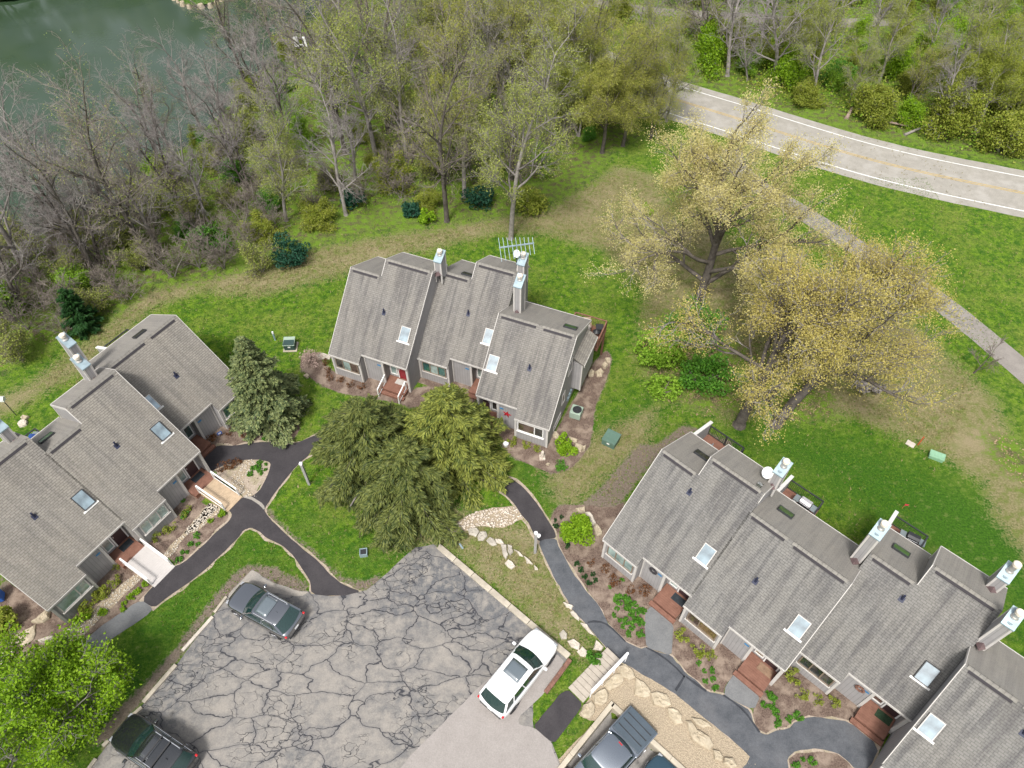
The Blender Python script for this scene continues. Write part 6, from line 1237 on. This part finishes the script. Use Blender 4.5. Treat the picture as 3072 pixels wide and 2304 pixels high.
for s, r, lf, lab in (('j 880,1240', 1.7, 'leaf_teal', 'wide blue green shrub at the wood edge left of the antenna tree'), ('i 1750,1580', 1.9, 'leaf_teal', 'largest blue green shrub at the wood edge above the lawn'), ('i 2130,1240', 1.3, 'leaf_teal', 'blue green shrub among trunks above the lawn'), ('i 1280,1500', 1.9, 'leaf_green', 'mid green bush at the lower wood edge'), ('j 1180,1270', 1.9, 'leaf_yellowgreen', 'yellow green bush right of the antenna tree'), ('j 480,1300', 1.1, 'leaf_teal', 'small blue green shrub left of the leaning trunk'),
                      ('i 560,1450', 2.2, 'leaf_yellowgreen', 'yellow green thicket by the twin stemmed tree'), ('z 60,1350', 1.1, 'leaf_yellowgreen', 'yellow green shrub at the left edge below the bin'), ('j 560,1340', .9, 'leaf_bright', 'bright little bush by the leaning trunk foot'), ('k 1270,430', 2.6, 'leaf_fresh', 'bright green bushy tree beyond the road'), ('k 1030,520', 2.2, 'leaf_green', 'green bush left of the brightest one beyond the road')):
    q = atg(px(s.split()[0], *map(float, s.split()[1].split(',')))); bush('shrub', lab, tuple(q), rs, (r, r*.85, r*.75), lf, int(1300*r), .11, 'shrubs at the wood edges', lumps=int(16+8*r))
def batch(name, cat, group, lab, k0, leaf, n, size, items, flatz=.7, protos=3, sc_=.85):
    """small garden plants: three grown shapes, copied and turned"""
    rs = np.random.RandomState(len(items)); PR = []; i = 0; ALL = sorted(px(s, x, y)[0] for s, l_ in items for x, y, r in l_)
    ORD = ['leftmost', 'second', 'third', 'fourth', 'fifth', 'sixth', 'seventh', 'eighth', 'ninth', 'tenth', 'eleventh', 'twelfth', 'thirteenth', 'fourteenth', 'fifteenth', 'sixteenth', 'seventeenth', 'eighteenth', 'nineteenth', 'twentieth', 'twenty first', 'twenty second', 'twenty third', 'twenty fourth', 'twenty fifth', 'twenty sixth', 'twenty seventh', 'twenty eighth', 'twenty ninth', 'thirtieth', 'thirty first', 'thirty second', 'thirty third', 'thirty fourth', 'rightmost']
    for s, lst in items:
        for x, y, r in lst:
            q = at(px(s, x, y))
            if len(PR) < protos: o = bush(name, lab, (0, 0, 0), rs, (1, 1, flatz), leaf, n, size, group, lumps=12, cat=cat); PR.append(o)
            else: o = copy_tree(PR[i % protos])
            r *= sc_; o.location = q; o.scale = (r, r, r); o.rotation_euler = (0, 0, random.uniform(0, 6.28)); i += 1; k_ = ALL.index(px(s, x, y)[0]); o['label'] = (ORD[k_]+(' from left' if k_ else '')+' of the '+lab)[:120]
batch('hosta', 'plant', 'green clumps in the right row beds', 'leafy green clumps in mulch before the right row', 0, 'leaf_green', 260, .22, [('o', [(1000,630,.42),(1150,630,.38),(1135,740,.34),(1265,700,.25),(1360,800,.36),(1230,850,.33),(990,760,.2),(940,860,.2),(1020,940,.2),(1130,965,.3),(1320,960,.4),(1085,1045,.2),(1225,1060,.25),(1165,1150,.25),(1345,1150,.33),(880,430,.15),(1070,310,.17)]),
      ('g', [(1465,715,.2),(1510,780,.17),(1580,770,.23),(1520,865,.22),(1585,850,.22),(1610,925,.24),(2100,1000,.3),(2040,1080,.25)]), ('f', [(35,975,.34),(45,1060,.28),(75,1120,.28),(95,1205,.28),(195,1175,.26),(265,1150,.33),(250,1565,.25),(305,1515,.17),(385,1535,.28)])], .55)
batch('hosta', 'plant', 'green clumps in the left row beds', 'small green clumps beside the dark path', 0, 'leaf_green', 200, .24, [('b', [(1690,840,.18),(1730,880,.22),(1790,870,.2),(1840,885,.2),(1880,890,.2),(1920,850,.3),(1760,920,.32),(1810,915,.2),(1855,915,.18),(1915,895,.2)]), ('t', [(1330,490,.26),(1440,520,.2),(1300,560,.3),(1330,620,.26),(1420,600,.2),(1220,590,.24),(1170,680,.28),(1360,680,.2),(60,1120,.2)]), ('c', [(1225,225,.3),(1180,280,.27),(1225,275,.2),(1130,325,.2),(1165,325,.2),(1110,370,.3),(1145,100,.35)])], .55)
batch('boxwood', 'shrub', 'five dark clipped balls by the old path', 'dark clipped balls at the right row corner', 0, 'leaf_dark', 500, .16, [('o', [(370,70,.24),(430,170,.24),(490,260,.25),(545,365,.26),(610,230,.2),(645,320,.22)]), ('v', [(1100,760,.18),(1110,830,.24),(1180,725,.2),(1250,1075,.28)])], .8)
batch('lime_plant', 'plant', 'bright lime clumps by the limestone strip', 'lime green clumps between limestone strip and path', 0, 'leaf_bright', 220, .22, [('c', [(900,525,.28),(855,570,.32),(815,605,.3),(770,640,.22),(765,680,.25)]), ('b', [(1475,1425,.35),(1400,1470,.25)]), ('c', [(640,700,.35),(540,720,.45),(480,760,.4)])], .6)
batch('spirea', 'shrub', 'yellow green shrubs in the beds', 'loose yellow green shrubs against the house fronts', 0, 'leaf_yellowgreen', 320, .12, [('g', [(1320,480,.55),(1450,610,.55),(1570,650,.4)]), ('f', [(225,820,.6),(295,975,.45),(430,1010,.4),(560,1030,.45)]), ('b', [(1230,1440,.35),(1130,1520,.55),(1050,1590,.45),(1250,1395,.3),(1260,880,.01)][:4]), ('c', [(640,590,.6),(720,510,.5),(560,680,.7),(725,425,.3)]), ('n', [(320,1490,.5),(455,1520,.42),(575,1560,.4)]), ('z', [(1500,900,.6),(1300,1150,.5),(60,1500,.7)])], .75)
batch('rust_shrub', 'shrub', 'rust brown dormant shrubs', 'rust brown dormant shrubs in the mulch', 0, 'rust', 260, .12, [('o', [(590,70,.35),(810,170,.4),(920,340,.5),(1180,490,.4),(1420,520,.5)]), ('q', [(70,300,.4),(100,410,.35),(140,500,.4),(280,530,.4),(400,590,.4),(540,610,.4)]), ('b', [(1420,930,.5),(1530,890,.35),(1600,830,.45),(1625,900,.35)]), ('t', [(700,600,.5),(850,550,.5),(960,520,.45)])], .8)
# --- undergrowth of the wood floor, dry litter, grass
rs = np.random.RandomState(9)
def scatter(name, mat, n, region, zone_, size, clump, jit, zmax=.5, excl=None, flat=.1, aspect=.6):
    C = rs.uniform(region[0], region[1], (n, 2)); w = zone_(C); C = C[rs.uniform(0, 1, len(C)) < w]
    z = height(C); P = np.repeat(np.c_[C, z], clump, 0); P += np.c_[rs.normal(0, jit, (len(P), 2)), rs.uniform(.02, zmax, len(P))*rs.uniform(.3, 1, len(P))]
    V, F = leaves_mesh(P, size, rs, flat, 1, 0, aspect); o = from_np(name, V, F, mat); o['kind'] = 'stuff'; return o
def wz(C):
    a = np.maximum(poly_sd(C, WOODPOLY), poly_sd(C, WOOD_R)); l = poly_sd(C, LAKEPOLY); rd = poly_sd(C, ribbon(RCL, RW+2)); return ((a > -1) & (l < 0) & (rd < 0))*1.0*(np.abs(C[:, 0]) < 16+C[:, 1]*.66)
def lumpy(C, f, th): return (np.sin(C[:, 0]*f+np.sin(C[:, 1]*f*1.3)*2)+np.sin(C[:, 1]*f*1.1+C[:, 0]*.4*f+1.3)) > th
scatter('undergrowth', 'leaf_yellowgreen', 6000, ((-75, 38), (75, 125)), lambda C: wz(C)*(poly_sd(C, WOODPOLY) > 3)*(.2+.8*lumpy(C, .35, .1)), .075, 22, .45, 1.0)
scatter('undergrowth', 'leaf_fresh', 4000, ((-75, 38), (10, 125)), lambda C: wz(C)*(poly_sd(C, WOODPOLY) > 4)*(.1+.9*lumpy(C+17, .3, .3)), .08, 22, .45, 1.1)
def bush_field(region, poly, dmin, rr, cap, leafs, lab, group, edge=2.0, lim=.66, seed=3):
    q = np.random.RandomState(seed); PR = [tree('shrub', lab, (0, 0, -50), q, 'bark_grey', 'twig_grey', lf, 2.1, group, spread=.42, levels=2, nlimb=6, trunk_r=.03, size=.05, per=9, jit=.13, clear=.05, nchild=(5, 6), ratio=.62, minr=.008, multi=3, cat='shrub') for lf in leafs]; us = [0]*len(PR); c = q.uniform(region[0], region[1], (4000, 2)); a = poly_sd(c, poly); l = poly_sd(c, LAKEPOLY); r_ = poly_sd(c, ribbon(RCL, RW+5)); b_ = poly_sd(c, ribbon(BRD, 8)); L = []
    for (x, y), s, t_, u, w in zip(c, a, l, r_, b_):
        if s < edge or t_ > -2 or u > 0 or w > 0 or abs(x) > 15+y*lim: continue
        if all((x-m)**2+(y-n)**2 > dmin*dmin for m, n in L): L.append((x, y))
        if len(L) >= cap: break
    for i, (x, y) in enumerate(L):
        k = q.randint(len(PR)); o = PR[k] if not us[k] else copy_tree(PR[k]); us[k] = 1; s = q.uniform(*rr); o.location = (x, y, hgt(x, y)); o.scale = (s, s, s*q.uniform(.75, 1.2)); o.rotation_euler = (0, 0, q.uniform(0, 6.28))
    for k, u in enumerate(us):
        if not u: PR[k].location = (L[k][0], L[k][1]+1, 0)
bush_field(((8, 55), (90, 125)), WOOD_R, 3.6, (1.0, 2.3), 140, ['leaf_fresh', 'leaf_yellowgreen', 'leaf_yellowgreen', 'leaf_bright'], 'leafy green shrub in the undergrowth beyond the road', 'green shrubs beyond the road')
bush_field(((-60, 40), (15, 95)), WOODPOLY, 4.5, (.7, 1.7), 75, ['leaf_yellowgreen', 'leaf_fresh', 'leaf_green', 'buds_olive'], 'low leafy shrub among the trunks of the wood', 'green shrubs of the wood', edge=3.0, seed=8)
scatter('undergrowth', 'leaf_yellowgreen', 5200, ((5, 55), (90, 125)), lambda C: wz(C)*(poly_sd(C, WOOD_R) > 1)*(poly_sd(C, ribbon(BRD, 3)) < 0)*(.3+.7*lumpy(C+5, .3, .2)), .13, 18, .7, 2.2)
scatter('undergrowth', 'leaf_fresh', 4200, ((5, 55), (90, 125)), lambda C: wz(C)*(poly_sd(C, WOOD_R) > 1)*(poly_sd(C, ribbon(BRD, 3)) < 0)*(.2+.8*lumpy(C+29, .28, .3)), .13, 18, .7, 2.6)
scatter('undergrowth', 'twig_brown', 2600, ((-75, 38), (75, 125)), lambda C: wz(C)*(poly_sd(C, WOODPOLY) > 5), .16, 10, .7, 1.5, aspect=.12)
scatter('leaf_litter', 'litter', 12000, ((-45, 18), (45, 60)), lambda C: np.maximum.reduce([np.clip(poly_sd(C, p)/2, 0, 1) for p in LITTER])*.9, .075, 9, .28, .05, flat=2)
NOGRASS = [PATH_W, PATH_G, LOT, PAD, DRIVE, GRAVEL, GRAVELWALL, RIVER, STUB1, STUB2, TRUCK]+BEDS+ISLAND_W+LIMESTRIP
def fp(O, A, u0, u1, v0, v1): return [rowpt(O, A, u, v, 0)[:2] for u, v in ((u0, v0), (u1, v0), (u1, v1), (u0, v1))]
NOGRASS += [fp(O1, A1, -.2, 17.8, -.6, 8.5), fp(O2, A2, -.2, 18, -.6, 8.5), fp(O3, A3, -.2, 24, -.6, 8.5)]
def blades(name, mat, n, region, keep, h, spread, per=3):
    C = rs.uniform(region[0], region[1], (n, 2)); C = C[np.abs(C[:, 0]) < 8+C[:, 1]*.80]; w = keep(C); C = C[rs.uniform(0, 1, len(C)) < w]
    for p in NOGRASS: C = C[poly_sd(C, p) < -.06]
    z = height(C); m = len(C); B = np.repeat(np.c_[C, z], per, 0); k = len(B); B[:, :2] += rs.normal(0, spread*.5, (k, 2)); a = rs.uniform(0, 6.28, k); ln = rs.uniform(.5, 1.2, k)*h
    d = np.c_[np.cos(a), np.sin(a), np.zeros(k)]; s = np.c_[-np.sin(a), np.cos(a), np.zeros(k)]; w_ = .018+.02*rs.uniform(0, 1, (k, 1))
    tip = B+d*(ln*rs.uniform(.3, 1.1, k))[:, None]+np.c_[np.zeros((k, 2)), ln]; V = np.stack([B-s*w_, B+s*w_, tip], 1).reshape(-1, 3); o = from_np(name, V, np.arange(3*k).reshape(k, 3), mat); o['kind'] = 'stuff'; return o
mead_ = lambda C: np.maximum.reduce([np.clip(poly_sd(C, p)/3+.5, 0, 1) for p in MEADOWS])
blades('grass', 'blade', 95000, ((-42, 9), (42, 62)), lambda C: (1-.7*mead_(C))*(1-wz(C)*.7), .075, .07)
blades('dry_grass', 'blade_dry', 95000, ((-46, 9), (46, 70)), lambda C: .08+.9*mead_(C)*(1-wz(C)*.5), .15, .11)
# fallen logs on the far verge
for s, r, lab in (('k 1110,740 1140,690', .22, 'short pale broken stump on the far road verge'), ('k 1270,740 1480,800', .14, 'long pale fallen log beyond the road'), ('k 1470,840 1640,780', .16, 'brown fallen branch crossing behind the far verge'), ('k 790,600 860,575', .14, 'thin fallen log deep beyond the road'), ('h 640,850 800,610', .05, 'bare grey dead branch lying against the olive evergreen')):
    a, b = [Vector(p+(.1 if 'dead' not in lab else 1.2,)) for p in pts(s)]; mb = MB(); mb.tube(a, b+Vector((0, 0, .3)), r, r*.6, 9); o = mb.obj('fallen_log', 'twig_tan' if 'pale' in lab else 'bark_grey'); tag(o, lab, 'log')
# island point in the lake with its rim of rocks
isl = [(x, y) for x, y in [tuple(at(px('D', *c), -3.3)[:2]) for c in ((365, -40), (380, 0), (410, 12), (450, 10), (478, -4), (490, -40), (430, -90))]]
o = sheet('lake_point', isl, 'ground', 0, .1, 1, base=-3.25); pebbles_z = -3.3
V = []; F = []
mb = MB()
for x, y in resample(isl, 1.1, .25):
    r = random.uniform(.35, .7); mb.tube((x, y, -3.9), (x, y, -3.15+random.uniform(-.1, .15)), r, r*.6, 7)
o = mb.obj('shore_rocks', 'limestone'); o['kind'] = 'stuff'
# bare little tree by the trail
tree('bare_sapling', 'small bare leaning sapling beside the trail', S('m 1940,1080'), np.random.RandomState(2), 'bark_dark', 'twig_brown', None, 3.6, spread=.4, levels=2, nlimb=5, trunk_r=.06, clear=.3, lean=(.5, .2), minr=.012)
